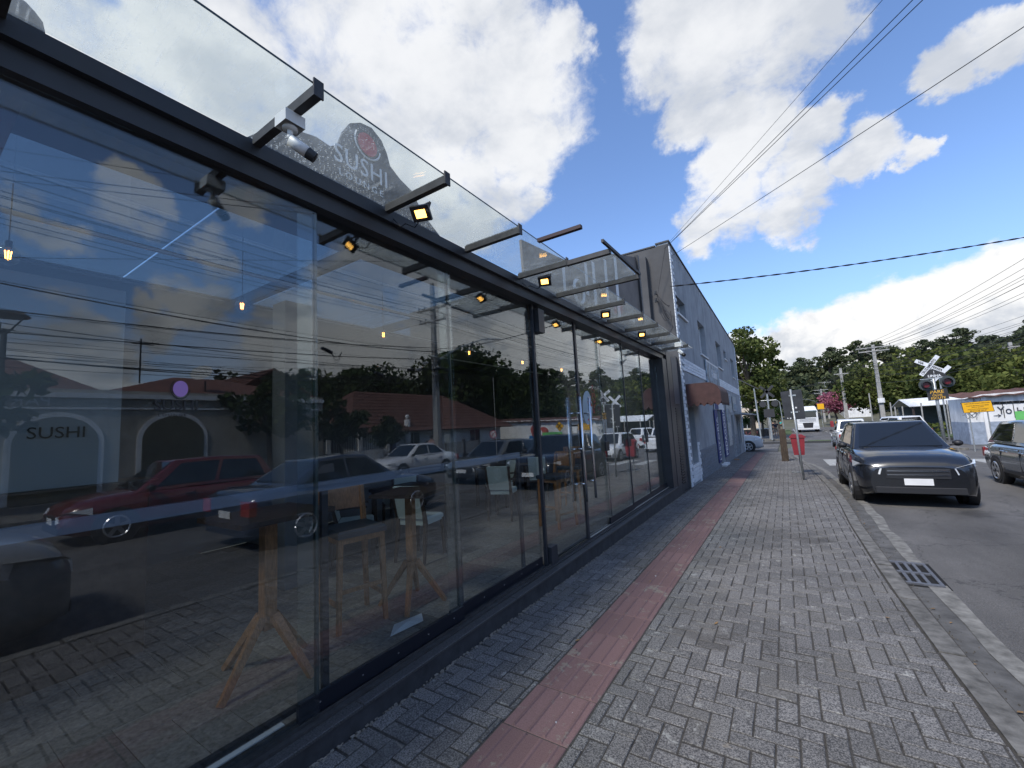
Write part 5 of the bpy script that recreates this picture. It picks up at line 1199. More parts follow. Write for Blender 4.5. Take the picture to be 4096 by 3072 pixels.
for k, dx in enumerate((-1.1, -.36, .6, 1.1)):
    cable((MP[0]+dx, MP[1]-.12, zm+9.95), (NP[0]+dx*.9, NP[1], gz(NP[1])+9.7), .5, .011, 'power line between the two big reflected poles, top level, ' + ['house side wire', 'second from house side', 'second from street side', 'street side wire'][k], 'top power lines across the street')
    cable((MP[0]+dx, MP[1]-.12, zm+9.15), (NP[0]+dx*.9, NP[1], gz(NP[1])+8.9), .5, .011, 'power line between the two big reflected poles, second level, ' + ['house side wire', 'second from house side', 'second from street side', 'street side wire'][k], 'second-level power lines across the street')
    cable((MP[0]+dx, MP[1]-.12, zm+9.95), (PA[0]+dx*1.2, PA[1]-.12, gz(60)+9.65), .7, .012, 'power line to the grey-box pole over the junction, top level, ' + ['house side wire', 'second from house side', 'second from street side', 'street side wire'][k], 'top power lines over the junction')
    cable((MP[0]+dx, MP[1]-.12, zm+9.15), (PA[0]+dx*1.1, PA[1]-.12, gz(60)+9.2), .8, .012, 'power line to the grey-box pole over the junction, second level, ' + ['house side wire', 'second from house side', 'second from street side', 'street side wire'][k], 'second-level power lines over the junction')
    cable((PA[0]+dx*1.1, PA[1], gz(60)+9.6), (PC[0]+dx*1.1, PC[1], gz(114)+7.9), .7, .02, 'thin power line between the far poles, ' + ['leftmost', 'second from the left', 'third from the left', 'rightmost'][k], 'power lines between the far poles')
for k in range(16):
    z_ = zm + 5.0 + 2.3*rr.random(); cable((MP[0]-.2, MP[1], z_), (NP[0]-.2+rr.uniform(-.2, .2), NP[1], gz(NP[1])+4.6+2.6*rr.random()), rr.uniform(.3, .9), rr.choice([.006, .008, .012, .018]), 'telephone cable between the two big poles across the street', 'telephone cables across the street')
for k in range(9):
    z_ = zm + 5.4 + 1.8*rr.random(); cable((MP[0]-.2, MP[1], z_), (PA[0]-.2, PA[1], gz(60)+5.2+2.2*rr.random()), rr.uniform(.4, 1.3), rr.choice([.009, .012, .016]), 'telephone cable sagging from the big pole to the pole with the grey box', 'telephone cables over the junction')
for k in range(5):
    cable((PA[0], PA[1], gz(60)+6.5+.3*k), (-1.5+.1*k, 50, gz(50)+5.4-.1*k), .5, .011, ['lowest', 'second lowest', 'middle', 'second highest', 'highest'][k] + ' cable crossing the far street above the lorry', 'cables across the far street')
cable((NP[0], NP[1], gz(NP[1])+7.6), (MP[0]-.2, MP[1], zm+6.9), .9, .02, 'thickest cable between the poles across the street, reflected right across the glass', n=30)
for k in range(5): cable((MP[0]-.2, MP[1], zm+5.9+.1*k), (17.5+k*1.5, 6+3*k, 3.3), .25, .008, 'service drop from the big pole to the low houses across the street', 'service drops across the street')
cable((PA[0], PA[1], gz(60)+7.4), (19.6, 62, gz(62)+8), .5, .012, 'cable from the pole with the grey box to the old pole behind the warehouse')
for k in range(4): cable((PA[0]-.3, PA[1], gz(60)+7.2+.2*k), (24, 30+2*k, 8.5+.8*k), .7, .012, ['lowest', 'second lowest', 'second highest', 'highest'][k] + ' cable fanning out to the right from the pole with the grey box', 'cables fanning out to the right')

# ------------------------------------------------------------------ railway signal
RS = thing('railway_signal', 'railway crossing signal with white crossbuck, two red lights and a PARE OLHE ESCUTE board', 'railway signal', (6.66, 30, gz(30)))
X, Y = 6.66, 30.0; z0 = gz(30)
b = MB(); b.cyl((X+.02, Y, z0), (X-.05, Y, 3.75), .07, n=10); b.build('pole', m_galv, RS, True)
m_board2 = mat('signal black', (.028, .028, .03), .6)
for s, words in ((1, 'CRUZAMENTO'), (-1, 'VIA FERREA')):
    d = Vector((math.cos(math.radians(52 if s > 0 else 33)), 0, s*math.sin(math.radians(52 if s > 0 else 33)))); u = Vector((-d.z, 0, d.x)); c = Vector((X-.12, Y-.09 - (.012 if s > 0 else 0), 3.62))
    b = MB(); q = [c - d*.60 - u*.095, c + d*.60 - u*.095, c + d*.60 + u*.095, c - d*.60 + u*.095]; b.add(q + [p + Vector((0, .01, 0)) for p in q], [(0,1,2,3), (7,6,5,4), (0,4,5,1), (1,5,6,2), (2,6,7,3), (3,7,4,0)]); b.build('crossbuck_arm', m_white, RS)
    if s > 0: text(words, .16, c - d*.53 - u*.055 + Vector((0, -.004, 0)), d, u, m_print, parent=RS, sx=.85, bold=.004)
    else: text('VIA', .16, c - d*.48 - u*.055 + Vector((0, -.004, 0)), d, u, m_print, parent=RS, bold=.004); text('FERREA', .16, c + d*.11 - u*.055 + Vector((0, -.004, 0)), d, u, m_print, parent=RS, sx=.8, bold=.004)
b = MB(); b.prism([(X-.42, 2.98), (X+.5, 3.0), (X+.36, 3.2), (X+.12, 3.42), (X-.18, 3.42), (X-.30, 3.18)], Y-.075, Y-.06, 'y'); b.build('number_plate', m_board2, RS)
text('1', .2, (X-.04, Y-.08, 3.2), (1, 0, 0), (0, 0, 1), m_white, parent=RS); text('LINHA', .17, (X-.24, Y-.08, 3.02), (1, 0, 0), (0, 0, 1), m_white, parent=RS, bold=.006)
b = MB(); b.beam((X-.55, Y-.05, 2.93), (X+.6, Y-.05, 2.97), .04, .04); b.build('light_bar', m_galv, RS)
for dx, zz in ((-.36, 2.63), (.44, 2.73)):
    b = MB(); b.cyl((X+dx, Y-.10, zz), (X+dx, Y-.13, zz), .29, n=28); hd = b.build('light_shield', mat('dark green-grey steel', (.05, .06, .06), .5), RS)
    b = MB(); b.cyl((X+dx, Y-.131, zz), (X+dx, Y-.30, zz), .20, .17, n=24, caps=False); b.build('hood', m_board2, hd)
    b = MB(); b.cyl((X+dx, Y-.131, zz), (X+dx, Y-.15, zz), .135, n=24); b.build('lens', m_lens, hd)
b = MB(); b.prism([(X-.36, 1.80), (X+.42, 1.86), (X+.40, 2.40), (X-.38, 2.36)], Y-.10, Y-.085, 'y'); b.build('warning_board', m_board2, RS)
m_amb = mat('amber letters', (.75, .42, .05), .5)
text('PARE', .22, (X, Y-.104, 2.17), (1, .0, .03), (0, 0, 1), m_amb, parent=RS, align='CENTER', bold=.002, sx=1.05); text('OLHE', .15, (X, Y-.104, 2.02), (1, 0, .03), (0, 0, 1), m_amb, parent=RS, align='CENTER', bold=.001); text('ESCUTE', .16, (X+.02, Y-.104, 1.87), (1, 0, .03), (0, 0, 1), m_amb, parent=RS, align='CENTER', bold=.001)
strip('traffic_island', 6.1, 7.3, 29.2, 31, .12, m_conc, 2)
# far crossing signal seen from behind
R2_ = thing('railway_signal', 'back of the far railway signal with dark crossbuck beside the beige house', 'railway signal', (-1.1, 47.8, gz(48))); X, Y = -1.25, 47.8; z0 = gz(48) + .1
b = MB(); b.cyl((X, Y, z0), (X, Y, z0+4.6), .08, n=8); b.build('pole', m_galv, R2_)
for s in (1, -1):
    d = Vector((.7, 0, .7*s)); u = Vector((-d.z, 0, d.x)).normalized(); c = Vector((X, Y-.1, z0+4.7)); q = [c - d*.8 - u*.12, c + d*.8 - u*.12, c + d*.8 + u*.12, c - d*.8 + u*.12]
    b = MB(); b.add(q + [p + Vector((0, .02, 0)) for p in q], [(0,1,2,3), (7,6,5,4), (0,4,5,1), (1,5,6,2), (2,6,7,3), (3,7,4,0)]); b.build('crossbuck_arm', m_board2, R2_)
for dx in (-.45, .55): b = MB(); b.cyl((X+dx, Y-.2, z0+3.5), (X+dx, Y+.1, z0+3.5), .3, n=18); b.build('light_shield', m_board2, R2_)
b = MB(); b.tube([(X-.6, Y, z0+3.85), (X+.7, Y, z0+3.85), (X+.95, Y, z0+3.6), (X+1.05, Y, z0+1.0)], .04, 6); b.build('light_bar', m_galv, R2_)
b = MB(); b.box(X-.45, X+.45, Y-.1, Y-.07, z0+2.2, z0+3.0); b.build('warning_board', m_board2, R2_)
# small crossbuck reflected right of the door
R3 = thing('railway_signal', 'plain white crossbuck on a thin pole, reflected above the white hatchback', 'railway signal', (8.2, 44, gz(44))); X, Y = 9.2, 40.2; z0 = gz(40)
b = MB(); b.cyl((X, Y, z0), (X, Y, 3.5), .05, n=8); b.build('pole', m_galv, R3)
for s in (1, -1):
    d = Vector((.7, .0, .7*s)); u = Vector((-d.z, 0, d.x)).normalized(); c = Vector((X, Y-.1-.01*s, 3.6)); q = [c - d*.8 - u*.12, c + d*.8 - u*.12, c + d*.8 + u*.12, c - d*.8 + u*.12]
    b = MB(); b.add(q + [p + Vector((0, .01, 0)) for p in q], [(0,1,2,3), (7,6,5,4), (0,4,5,1), (1,5,6,2), (2,6,7,3), (3,7,4,0)]); b.build('crossbuck_arm', m_white, R3)
# yellow notice
YN = thing('notice_sign', 'wide yellow notice board with black text and MULTA R$ 293,47', 'sign', (7.5, 28, gz(28))); y = 28.0; 
for x in (7.2, 7.8): b = MB(); b.cyl((x, y+.03, gz(28)), (x, y+.03, 1.55), .025, n=8); b.build('post', m_galv, YN)
b = MB(); b.prism([(6.98, 1.61), (7.02, 1.12), (8.02, 1.14), (7.96, 1.66)], y-.015, y-.003, 'y'); b.build('border', m_print, YN)
b = MB(); b.prism([(7.0, 1.59), (7.035, 1.14), (8.0, 1.16), (7.945, 1.64)], y-.022, y-.0155, 'y'); b.build('plate', m_yellow, YN)
for k, (s_z, txt, sz) in enumerate([(1.53, 'INFRACOES DE TRANSITO FERROVIARIO', .055), (1.43, 'TRANSPOR SEM PARAR A LINHA FERREA', .05), (1.36, 'INFRACAO GRAVISSIMA', .045), (1.27, 'ARTIGO 212 DO CODIGO DE TRANSITO', .045), (1.18, 'MULTA R$ 293,47', .085)]):
    text(txt, sz, (7.5, y-.024, s_z), (1, 0, .03), (0, 0, 1), m_print, parent=YN, align='CENTER', bold=.001, sx=.82, ext=.001)
GBd = thing('hoarding', 'green hoarding with dark lower half at the right edge of the photo', 'hoarding', (7.9, 24.5, gz(24))); b = MB(); b.box(7.55, 9.0, 24.5, 24.54, .52, 1.16); b.build('upper_panel', m_green, GBd); b = MB(); b.box(7.55, 9.0, 24.5, 24.54, gz(24)+.05, .518); b.build('lower_panel', m_dgreen, GBd)
b = MB(); b.sphere((7.95, 24.49, .86), .14, 10, 6, sz=.7); b.build('leaf_emblem', m_dgreen, GBd)
for x in (7.6, 8.9): b = MB(); b.box(x, x+.05, 24.545, 24.6, gz(24), 1.1); b.build('post', m_galv, GBd)

# ------------------------------------------------------------------ warehouse with mural
WH = thing('warehouse', 'low white warehouse with graffiti, blue base band and corrugated roof', 'warehouse', (14, 39, gz(36))); zg = gz(35.5)
wt = 1.98
b = MB(); b.add([(8.9, 35, zg-.2), (30, 35, zg-.2), (30, 38, zg-.2), (8.9, 38, zg-.2), (8.9, 35, wt-.15), (9.6, 35, wt+.05), (30, 35, wt+.55), (30, 38, wt+.55), (8.9, 38, wt-.15)], [(0,1,6,5,4), (1,2,7,6), (2,3,8,7), (3,0,4,8)]); b.build('wall', m_wwall, WH)
b = MB(); b.box(8.89, 30, 34.985, 34.997, zg, .45); b.box(8.885, 8.8985, 35, 38, zg, .45); b.build('base_band', mat('faded blue paint', (.30, .35, .43), .8, noise=(3, .7, 1.2), grime=.3), WH)
b = MB(); n = 90; vs = []
for i in range(n+1): x = 8.7 + 21.5*i/n; vs += [(x, 34.7, wt - .08 + (x-8.9)*.028 + .035*math.sin(i*1.9)), (x, 38.4, wt + .25 + (x-8.9)*.028 + .035*math.sin(i*1.9))]
b.add(vs, [(2*i, 2*i+2, 2*i+3, 2*i+1) for i in range(n)]); ro = b.build('roof', m_roofd, WH); md = ro.modifiers.new('t', 'SOLIDIFY'); md.thickness = .04
b = MB(); b.box(9.55, 9.75, 34.93, 34.984, zg, wt-.1); b.build('pilaster', m_wwall, WH)
b = MB(); b.box(9.9, 12, 34.97, 34.996, 1.42, 1.56); wn = b.build('window_strip', m_cglass, WH)
for i in range(8): b = MB(); b.box(10.0 + i*.25, 10.03 + i*.25, 34.955, 34.969, 1.42, 1.56); b.build('bar', m_framed, wn)
for x in (10.35, 10.75): b = MB(); b.box(x, x+.03, 34.975, 34.9968, .63, 1.41); b.build('door_seam', m_framed, WH)
m_graf = mat('spray paint', (.03, .035, .05), .8)
text('Yo', .62, (10.12, 34.965, .86), (1, 0, 0), (0, 0, 1), m_graf, parent=WH, sx=.8); text('hl', .62, (10.85, 34.965, .76), (1, 0, 0), (0, 0, 1), m_graf, parent=WH, sx=.8)
b = MB(); b.tube([(9.95, 34.97, .78), (10.22, 34.97, .78)], .014, 4); b.tube([(10.12, 34.97, .86), (10.23, 34.97, .78), (10.12, 34.97, .70)], .014, 4); b.build('graffiti_arrow', m_graf, WH)
rr = random.Random(3)
for k in range(16):
    x, z = 8.95 + rr.uniform(-.15, .45), .8 + rr.random()*.85; p = [(x, 34.972, z)]
    for q in range(6): x += rr.uniform(-.12, .12); z += rr.uniform(-.12, .12); p.append((x, 34.972, z))
    b = MB(); b.tube(p, .009, 4); b.build('graffiti_scrawl', m_graf, WH)
b = MB(); b.box(12.4, 16.5, 34.965, 34.983, zg+.05, .72); mu = b.build('mural_panel', m_blue, WH)
for k in range(5):
    for (xa_, xb_) in ((12.5, 13.5), (13.75, 16.3)):
        zc = zg + .25 + k*.24; b = MB(); b.tube([(x, 34.96, zc + .045*math.sin(x*9)) for x in np.linspace(xa_, xb_, 40)], .03, 4); b.build('wave_stripe', m_lblue, mu)
b = MB(); b.box(11.4, 12.38, 34.965, 34.983, zg+.05, .70); b.build('mural_panel', m_dgreen, WH)
HS = thing('heart_sculpture', 'tilted open red heart sculpture in front of the blue wave mural', 'sculpture', (14.6, 33.6, zg)); 
def heart(t, s): x = 16*math.sin(t)**3; y = 13*math.cos(t) - 5*math.cos(2*t) - 2*math.cos(3*t) - math.cos(4*t); return x*s/16, y*s/16
ro_ = .28; b = MB(); n = 48; vs = []
for i in range(n):
    t = 2*PI*i/n
    for s, yy in ((.95, 33.4), (.95, 33.85), (.58, 33.85), (.58, 33.4)):
        hx, hz = heart(t, s); vs.append((14.5 + hx*math.cos(ro_) - hz*math.sin(ro_), yy, .92 + hx*math.sin(ro_) + hz*math.cos(ro_)))
b.add(vs, [(4*i+k, 4*i+(k+1) % 4, 4*((i+1) % n)+(k+1) % 4, 4*((i+1) % n)+k) for i in range(n) for k in range(4)]); b.build('frame', m_heart, HS)
b = MB(); b.box(14.3, 14.7, 33.5, 33.8, zg, .1); b.build('foot', m_conc, HS)
def roadsign(name, label, x, y, zc, kind, cat='road sign'):
    t = thing(name, label, cat, (x, y, gz(y))); b = MB(); b.cyl((x, y+.03, gz(y)), (x, y+.03, zc+.2), .03, n=8); b.build('pole', m_galv, t)
    def poly(n_, r_, d_, m_, nm, rot=0): b = MB(); b.prism([(x + r_*math.cos(2*PI*i/n_+rot), zc + r_*math.sin(2*PI*i/n_+rot)) for i in range(n_)], y-d_-.006, y-d_, 'y'); b.build(nm, m_, t)
    if kind == 'noturn':
        poly(28, .33, .0, m_sred, 'rim'); poly(28, .26, .007, m_white, 'plate'); b = MB(); b.beam((x+.05, y-.02, zc-.15), (x+.05, y-.02, zc+.05), .004, .05, up=(1, 0, 0)); b.beam((x+.05, y-.02, zc+.05), (x-.1, y-.02, zc+.05), .05, .004, up=(0, -1, 0)); b.build('arrow', m_print, t); b = MB(); b.beam((x-.2, y-.026, zc+.2), (x+.2, y-.026, zc-.2), .004, .05, up=(1, 0, 1)); b.build('bar', m_sred, t)
    elif kind == 'diamond':
        poly(4, .45, .0, m_print, 'rim'); poly(4, .42, .007, m_yellow, 'plate'); b = MB()
        for s in (1, -1): b.beam((x-.2, y-.02, zc-.2*s), (x+.2, y-.02, zc+.2*s), .006, .08, up=(0, 0, 1))
        b.build('cross', m_print, t)
    else: poly(8, .33, .0, m_galv, 'plate', PI/8)
roadsign('road_sign', 'round red and white no-turn sign, reflected left of the heart sculpture', 15.0, 27.0, 1.15, 'noturn')
roadsign('road_sign', 'yellow diamond crossing sign with black X, reflected behind the door handle', 12.4, 33.9, 1.5, 'diamond')
roadsign('road_sign', 'grey back of an octagonal stop sign, reflected right of the utility pole', 15.2, 22.0, 1.1, 'stop')
for k, (x, y, zt_) in enumerate([(8.0, 50, 2.4), (10.0, 50, 2.2), (11.6, 50, 2.3), (13.0, 50, 2.3), (14.6, 50, 2.2), (6.9, 52, 3.4), (9.2, 52.5, 2.0), (16, 50, 2.2), (8.6, 52, 2.0)]):
    b = MB(); b.cyl((x, y, gz(y)), (x+.03, y, zt_-.4), .06, .05, 8); b.build('fence_post', m_conpole) ; o = C.objects[-1]
    tag(o, ['thin concrete post in front of the pole with the grey box', 'concrete post left of the signal pole', 'concrete post just behind the signal pole', 'concrete post right of the signal pole', 'concrete post left of the yellow notice', 'tallest thin post between the grey-box pole and the signal', 'short post right of the white people carrier', 'concrete post behind the yellow notice', 'short concrete post beside the white people carrier'][k], 'post', 'posts along the railway fence')
SH = thing('market_shed', 'low open shed with pale roof under the broad trees', 'shed', (15, 56, gz(56))); zg = gz(56)
b = MB(); b.add([(10, 54, 1.55), (21, 54, 1.75), (21, 58, 2.5), (10, 58, 2.3), (10, 62, 1.55), (21, 62, 1.75)], [(0,1,2,3), (3,2,5,4)]); ro = b.build('roof', m_wwall, SH); md = ro.modifiers.new('t', 'SOLIDIFY'); md.thickness = .06
for x in (10.2, 13, 16, 19, 20.8): b = MB(); b.box(x, x+.15, 54.2, 54.35, zg, 1.55); b.build('post', m_dkwood, SH)
b = MB(); b.box(10.2, 20.8, 60, 60.1, zg, 1.5); b.build('back_wall', m_gdark, SH)

# ------------------------------------------------------------------ houses
def house(name, label, x0, x1, y0, y1, zg, eave, ridge, mw, mr, axis='y', ov=.4, wins=(), hip=0.0, gable=None):
    t = thing(name, label, 'house', ((x0+x1)/2, (y0+y1)/2, zg)); b = MB(); b.box(x0, x1, y0, y1, zg-.3, eave)
    xm, ym = (x0+x1)/2, (y0+y1)/2
    if not hip:
        if axis == 'y': b.add([(x0, y0+.001, eave), (x1, y0+.001, eave), (xm, y0+.001, ridge-.12), (x0, y1-.001, eave), (x1, y1-.001, eave), (xm, y1-.001, ridge-.12)], [(0,1,2), (5,4,3)])
        else: b.add([(x0+.001, y0, eave), (x0+.001, y1, eave), (x0+.001, ym, ridge-.12), (x1-.001, y0, eave), (x1-.001, y1, eave), (x1-.001, ym, ridge-.12)], [(2,1,0), (3,4,5)])
    b.build('wall', mw, t); sl_ = (ridge-eave)/((x1-x0)/2 if axis == 'y' else (y1-y0)/2); ze = eave - ov*sl_
    b = MB(); X0, X1, Y0_, Y1_ = x0-ov, x1+ov, y0-ov, y1+ov
    if axis == 'y': A, B_ = (xm, Y0_ + hip, ridge), (xm, Y1_ - hip, ridge)
    else: A, B_ = (X0 + hip, ym, ridge), (X1 - hip, ym, ridge)
    c = [(X0, Y0_, ze), (X1, Y0_, ze), (X1, Y1_, ze), (X0, Y1_, ze)]
    F = [(c[0], A, B_, c[3]), (c[1], c[2], B_, A)] if axis == 'y' else [(c[0], c[1], B_, A), (c[2], c[3], A, B_)]
    if hip: F += [(c[0], c[1], A), (c[2], c[3], B_)] if axis == 'y' else [(c[0], A, c[3]), (c[1], c[2], B_)]
    for f in F: b.add(f, [tuple(range(len(f)))])
    ro = b.build('roof', mr, t); md = ro.modifiers.new('t', 'SOLIDIFY'); md.thickness = .09
    # tile courses as thin raised ribs
    rb = MB()
    for f in F[:2]:
        p0, p1, p2, p3 = [Vector(q) for q in ((f[0], f[3], f[2], f[1]) if axis == 'y' and f is F[0] else (f[0], f[1], f[2], f[3]))] if len(f) == 4 else (None,)*4
        if p0 is None: continue
        for k in range(1, 12): a = p0.lerp(p3, k/12); c2 = p1.lerp(p2, k/12); rb.beam(a + Vector((0, 0, .06)), c2 + Vector((0, 0, .06)), .05, .03)
    rb.build('roof_tiles', mr, t, kind='stuff')
    for (wx, wy, wz, ww, wh, face) in wins:
        b = MB()
        if face == 'y': b.box(wx-ww/2, wx+ww/2, y0-.05, y0-.002, wz, wz+wh)
        else: b.box(x0-.05, x0-.002, wy-ww/2, wy+ww/2, wz, wz+wh)
        w_ = b.build('window', m_cglass, t); b = MB()
        if face == 'y':
            for q in ((wx-ww/2-.08, wx-ww/2), (wx+ww/2, wx+ww/2+.08), (wx-.03, wx+.03)): b.box(q[0], q[1], y0-.08, y0-.055, wz-.08, wz+wh+.08)
        else:
            for q in ((wy-ww/2-.08, wy-ww/2), (wy+ww/2, wy+ww/2+.08), (wy-.03, wy+.03)): b.box(x0-.08, x0-.055, q[0], q[1], wz-.08, wz+wh+.08)
        b.build('frame', m_white, w_)
    return t
house('house', 'beige house with red clay hipped roof behind the leafy tree', -12, -2.9, 66, 76, gz(66), 5.0, 8.2, m_cream, m_roof, 'x', .5, [(-4.2, 0, 2.6, 1.3, 1.5, 'y'), (-7, 0, 2.6, 1.3, 1.5, 'y'), (-4.5, 0, -.2, 1.3, 1.3, 'y')], 4)
b = MB(); b.box(-9, -1.6, 58.5, 58.7, gz(58), gz(58)+.95); gw = tag(b.build('garden_wall', mat('dark stone wall', (.07, .06, .055), .9, noise=(5, .5, 1.4))), 'dark low wall with pink graffiti in front of the beige house', 'wall')
b = MB(); rr = random.Random(8); x = -4.2; p = []
for k in range(20): x += rr.uniform(-.02, .2); p.append((x, 58.49, gz(58) + .5 + rr.uniform(-.25, .25)))
b.tube(p, .05, 4); b.build('graffiti', mat('pink spray', (.55, .16, .14), .8), gw)
b = MB(); b.box(-3.1+.0, -1.75, 56.5, 56.6, gz(56)+1.0, gz(56)+1.1); tag(b.build('gate_rail', m_wwall), 'short white rail beside the dark garden wall', 'rail')
rh = house('house', 'white gabled house with red shopfront and round vent behind the pink blossom tree', 11.4, 16.2, 122, 132, gz(122), 6.4, 9.6, m_wwall, m_roofd, 'y', .5)
b = MB(); b.box(11.39, 16.21, 121.95, 121.998, 2.2, 5.9); b.build('red_front', mat('red shopfront', (.55, .05, .045), .6), rh)
b = MB(); b.prism([(13.8 + .4*math.cos(a), 7.6 + .4*math.sin(a)) for a in np.linspace(0, 2*PI, 20)[:-1]], 121.93, 121.99, 'y'); b.build('round_vent', m_roofd, rh)
b = MB(); b.box(13.2, 14.7, 121.9, 121.945, 3.0, 4.4); b.build('window', m_blue, rh)
text('SANTA BARBARA', .62, (13.8, 121.9, 5.1), (1, 0, 0), (0, 0, 1), m_white, parent=rh, align='CENTER', bold=.01, sx=.9)
b = MB(); b.box(14.0, 16.0, 119, 119.1, 2.0, 2.4); 
sg2 = thing('traffic_sign', 'small yellow square sign right of the white lorry', 'road sign', (5.7, 96, gz(96))); b = MB(); b.box(5.2, 6.2, 96, 96.04, 1.9, 2.9); b.build('plate', m_yellow, sg2); b = MB(); b.cyl((5.7, 96.06, gz(96)), (5.7, 96.06, 2.4), .04, n=6); b.build('pole', m_galv, sg2)
for k, (x, z0_, c_) in enumerate([(7.0, 1.0, m_bin), (7.8, .9, m_yellow), (10.2, 1.2, m_bin)]):
    b = MB(); b.cbox(x, x+.5, 99, 99.4, gz(99), gz(99)+z0_, .05); b.box(x+.05, x+.45, 99.05, 99.35, gz(99)+z0_+.001, gz(99)+z0_+.12); tag(b.build('street_barrier', c_), ['red barrier at the far kerb right of the lorry', 'yellow barrier beside the red barrier at the far kerb', 'red barrier under the pink blossom tree'][k], 'barrier', 'barriers at the far kerb')

# buildings across the street, seen in the glass
SR = thing('shop_row', 'long low cream shop row with arched shutters across the street, reflected at the left', 'building', (18, 0, 0)); zf = gz(0) + .15; XS = 16.0
m_shop = mat('shop cream render', (.42, .39, .33), .85, noise=(1.5, .75, 1.1), grime=.4)
b = MB(); b.box(XS, 24, -22, 13.2, -.5, 3.75); b.build('wall', m_shop, SR)
b = MB(); b.box(XS-.12, XS-.002, -22, 13.2, 3.45, 3.62); b.box(XS-.06, XS-.002, -22, 13.2, 3.05, 3.12); b.build('cornice', m_wwall, SR)
for y0_, y1_, rg in ((-21, -6, 5.4), (-6.5, 4.5, 5.9), (4.6, 13, 4.9)):
    b = MB(); ym = (y0_+y1_)/2; A = (20, y0_+3.2, rg); B_ = (20, y1_-3.2, rg); c = [(XS+.3, y0_, 3.76), (24.2, y0_, 3.76), (24.2, y1_, 3.76), (XS+.3, y1_, 3.76)]
    for f in ((c[0], A, B_, c[3]), (c[1], c[2], B_, A), (c[0], c[1], A), (c[2], c[3], B_)): b.add(f, [tuple(range(len(f)))])
    b.build('roof', m_roofd, SR)
for yc_, m_s in ((6.6, 0), (3.4, 0), (.2, 0), (-4.5, 0)):
    pts = [(yc_-1.15, zf), (yc_-1.15, 1.9)] + [(yc_ - 1.15*math.cos(a), 1.9 + 1.05*math.sin(a)) for a in np.linspace(.1, PI-.1, 14)] + [(yc_+1.15, 1.9), (yc_+1.15, zf)]
    b = MB(); b.prism([(p[0], p[1]) for p in pts], XS-.05, XS-.003, 'x'); ar = b.build('arch', m_wwall, SR)
    pts = [(yc_-1.0, zf), (yc_-1.0, 1.9)] + [(yc_ - 1.0*math.cos(a), 1.9 + .9*math.sin(a)) for a in np.linspace(.1, PI-.1, 14)] + [(yc_+1.0, 1.9), (yc_+1.0, zf)]
    b = MB(); b.prism([(p[0], p[1]) for p in pts], XS-.07, XS-.051, 'x'); b.build('tympanum', mat('olive shutter', (.12, .11, .07), .7), ar)
    for k in range(18): b = MB(); b.box(XS-.085, XS-.0705, yc_-.98, yc_+.98, zf + .02 + k*.1, zf + .09 + k*.1); b.build('shutter_slat', MATS['olive shutter'], ar)
b = MB(); b.box(XS-.06, XS-.003, -2.6, -1.2, zf, 2.3); b.build('door', m_dkwood, SR)
text('PARTO', .5, (XS-.065, 3.2, 3.16), (0, -1, 0), (0, 0, 1), m_wwall, parent=SR)
for k, (y, lab) in enumerate(((6.0, 'television aerial on the tiled roof near the right arch'), (2.2, 'television aerial above the middle arch'), (-1.0, 'television aerial at the left part of the tiled roof'))):
    b = MB(); b.cyl((18, y, 4.3), (18, y, 6.2), .03, n=6)
    for q in range(4): b.cyl((17.7 + .2*q, y-.35, 5.9 + .05*q), (17.7 + .2*q, y+.35, 5.9 + .05*q), .015, n=4)
    b.cyl((17.6, y, 5.9), (18.5, y, 6.1), .015, n=4); tag(b.build('roof_aerial', m_framed), lab, 'aerial', 'roof aerials')
DI = thing('satellite_dish', 'satellite dish on the cream shop row', 'dish', (17, 8, 4.2)); b = MB(); b.cyl((17, 8, 3.75), (17, 8, 4.4), .03, n=6); b.build('mast', m_framed, DI); b = MB(); b.cyl((16.9, 7.9, 4.6), (16.75, 7.75, 4.75), .12, .42, 16); b.build('dish', m_galv, DI)
YD = thing('railed_yard', 'white low wall with iron railing between the shop row and the tiled house', 'fence', (16, 15, 0)); b = MB(); b.box(16, 16.2, 13.4, 17.5, gz(15), .75); b.build('wall', m_wwall, YD)
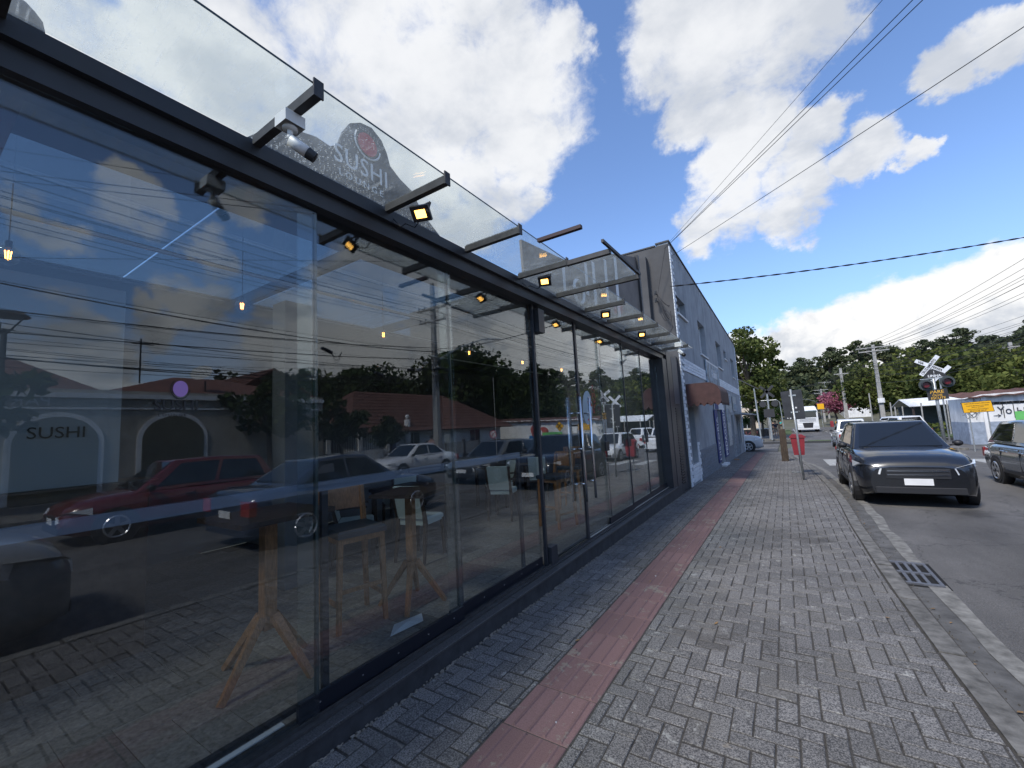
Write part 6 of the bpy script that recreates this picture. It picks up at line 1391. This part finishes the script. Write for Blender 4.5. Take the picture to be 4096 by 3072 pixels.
for i in range(26): b = MB(); b.box(16.08, 16.11, 13.5 + i*.155, 13.53 + i*.155, .751, 1.85); b.build('bar', m_framed, YD)
for y in (13.4, 15.4, 17.4): b = MB(); b.box(15.98, 16.22, y, y+.24, gz(15), 1.95); b.build('pillar', m_wwall, YD)
hs = house('house', 'low white house with wide tiled hipped roof across the street, reflected around the utility pole', 18.5, 27, 17, 33, gz(24), 2.35, 5.0, m_wwall, m_roofd, 'y', .9, [(0, 22, .2, 1.2, 1.4, 'x'), (0, 29, .2, 1.4, 1.4, 'x')], 4)
b = MB(); b.box(18.3, 18.49, 19.2, 20.2, gz(24), 1.6); b.build('door', m_navy, hs)
b = MB(); b.cyl((18.2, 21.2, gz(21)), (18.2, 21.2, 2.6), .22, n=12); b.sphere((18.2, 21.2, 2.8), .16, 10, 6); b.build('chimney', m_wwall, hs)
for y in (20.3, 18.9):
    for k in range(14): b = MB(); b.box(18.40, 18.488, y + (.06 if k % 2 else 0), y+.28 - (.0 if k % 2 else .06), gz(24) + .05 + k*.085, gz(24) + .125 + k*.085); b.build('brick', mat('dark red brick', (.16, .05, .035), .9), hs)
BH = house('house', 'dark brick house with block-screen front between the yard and the tiled house', 19.5, 27, 8.5, 15.5, gz(12), 3.3, 5.6, mat('brown brick', (.20, .09, .06), .9, noise=(4, .6, 1.3)), m_roofd, 'x', .6, [(0, 10.5, .8, 1.4, 1.4, 'x')])
FPs = [(15.7, 20.6), (15.7, 22.4), (15.7, 24.2), (15.7, 26.0)]
for k, (x, y) in enumerate(FPs): b = MB(); b.box(x, x+.15, y, y+.18, gz(y), gz(y)+1.5); tag(b.build('gate_post', m_dkwood), ['first dark timber post right of the reflected utility pole', 'second dark timber post right of the reflected utility pole', 'third dark timber post right of the reflected utility pole', 'fourth dark timber post right of the reflected utility pole'][k], 'post', 'timber posts across the street')
b = MB(); b.box(15.74, 15.80, 20.8, 26, gz(24)+.5, gz(24)+1.35); tag(b.build('board_fence', m_conpole), 'pale board fence between the timber posts across the street', 'fence')
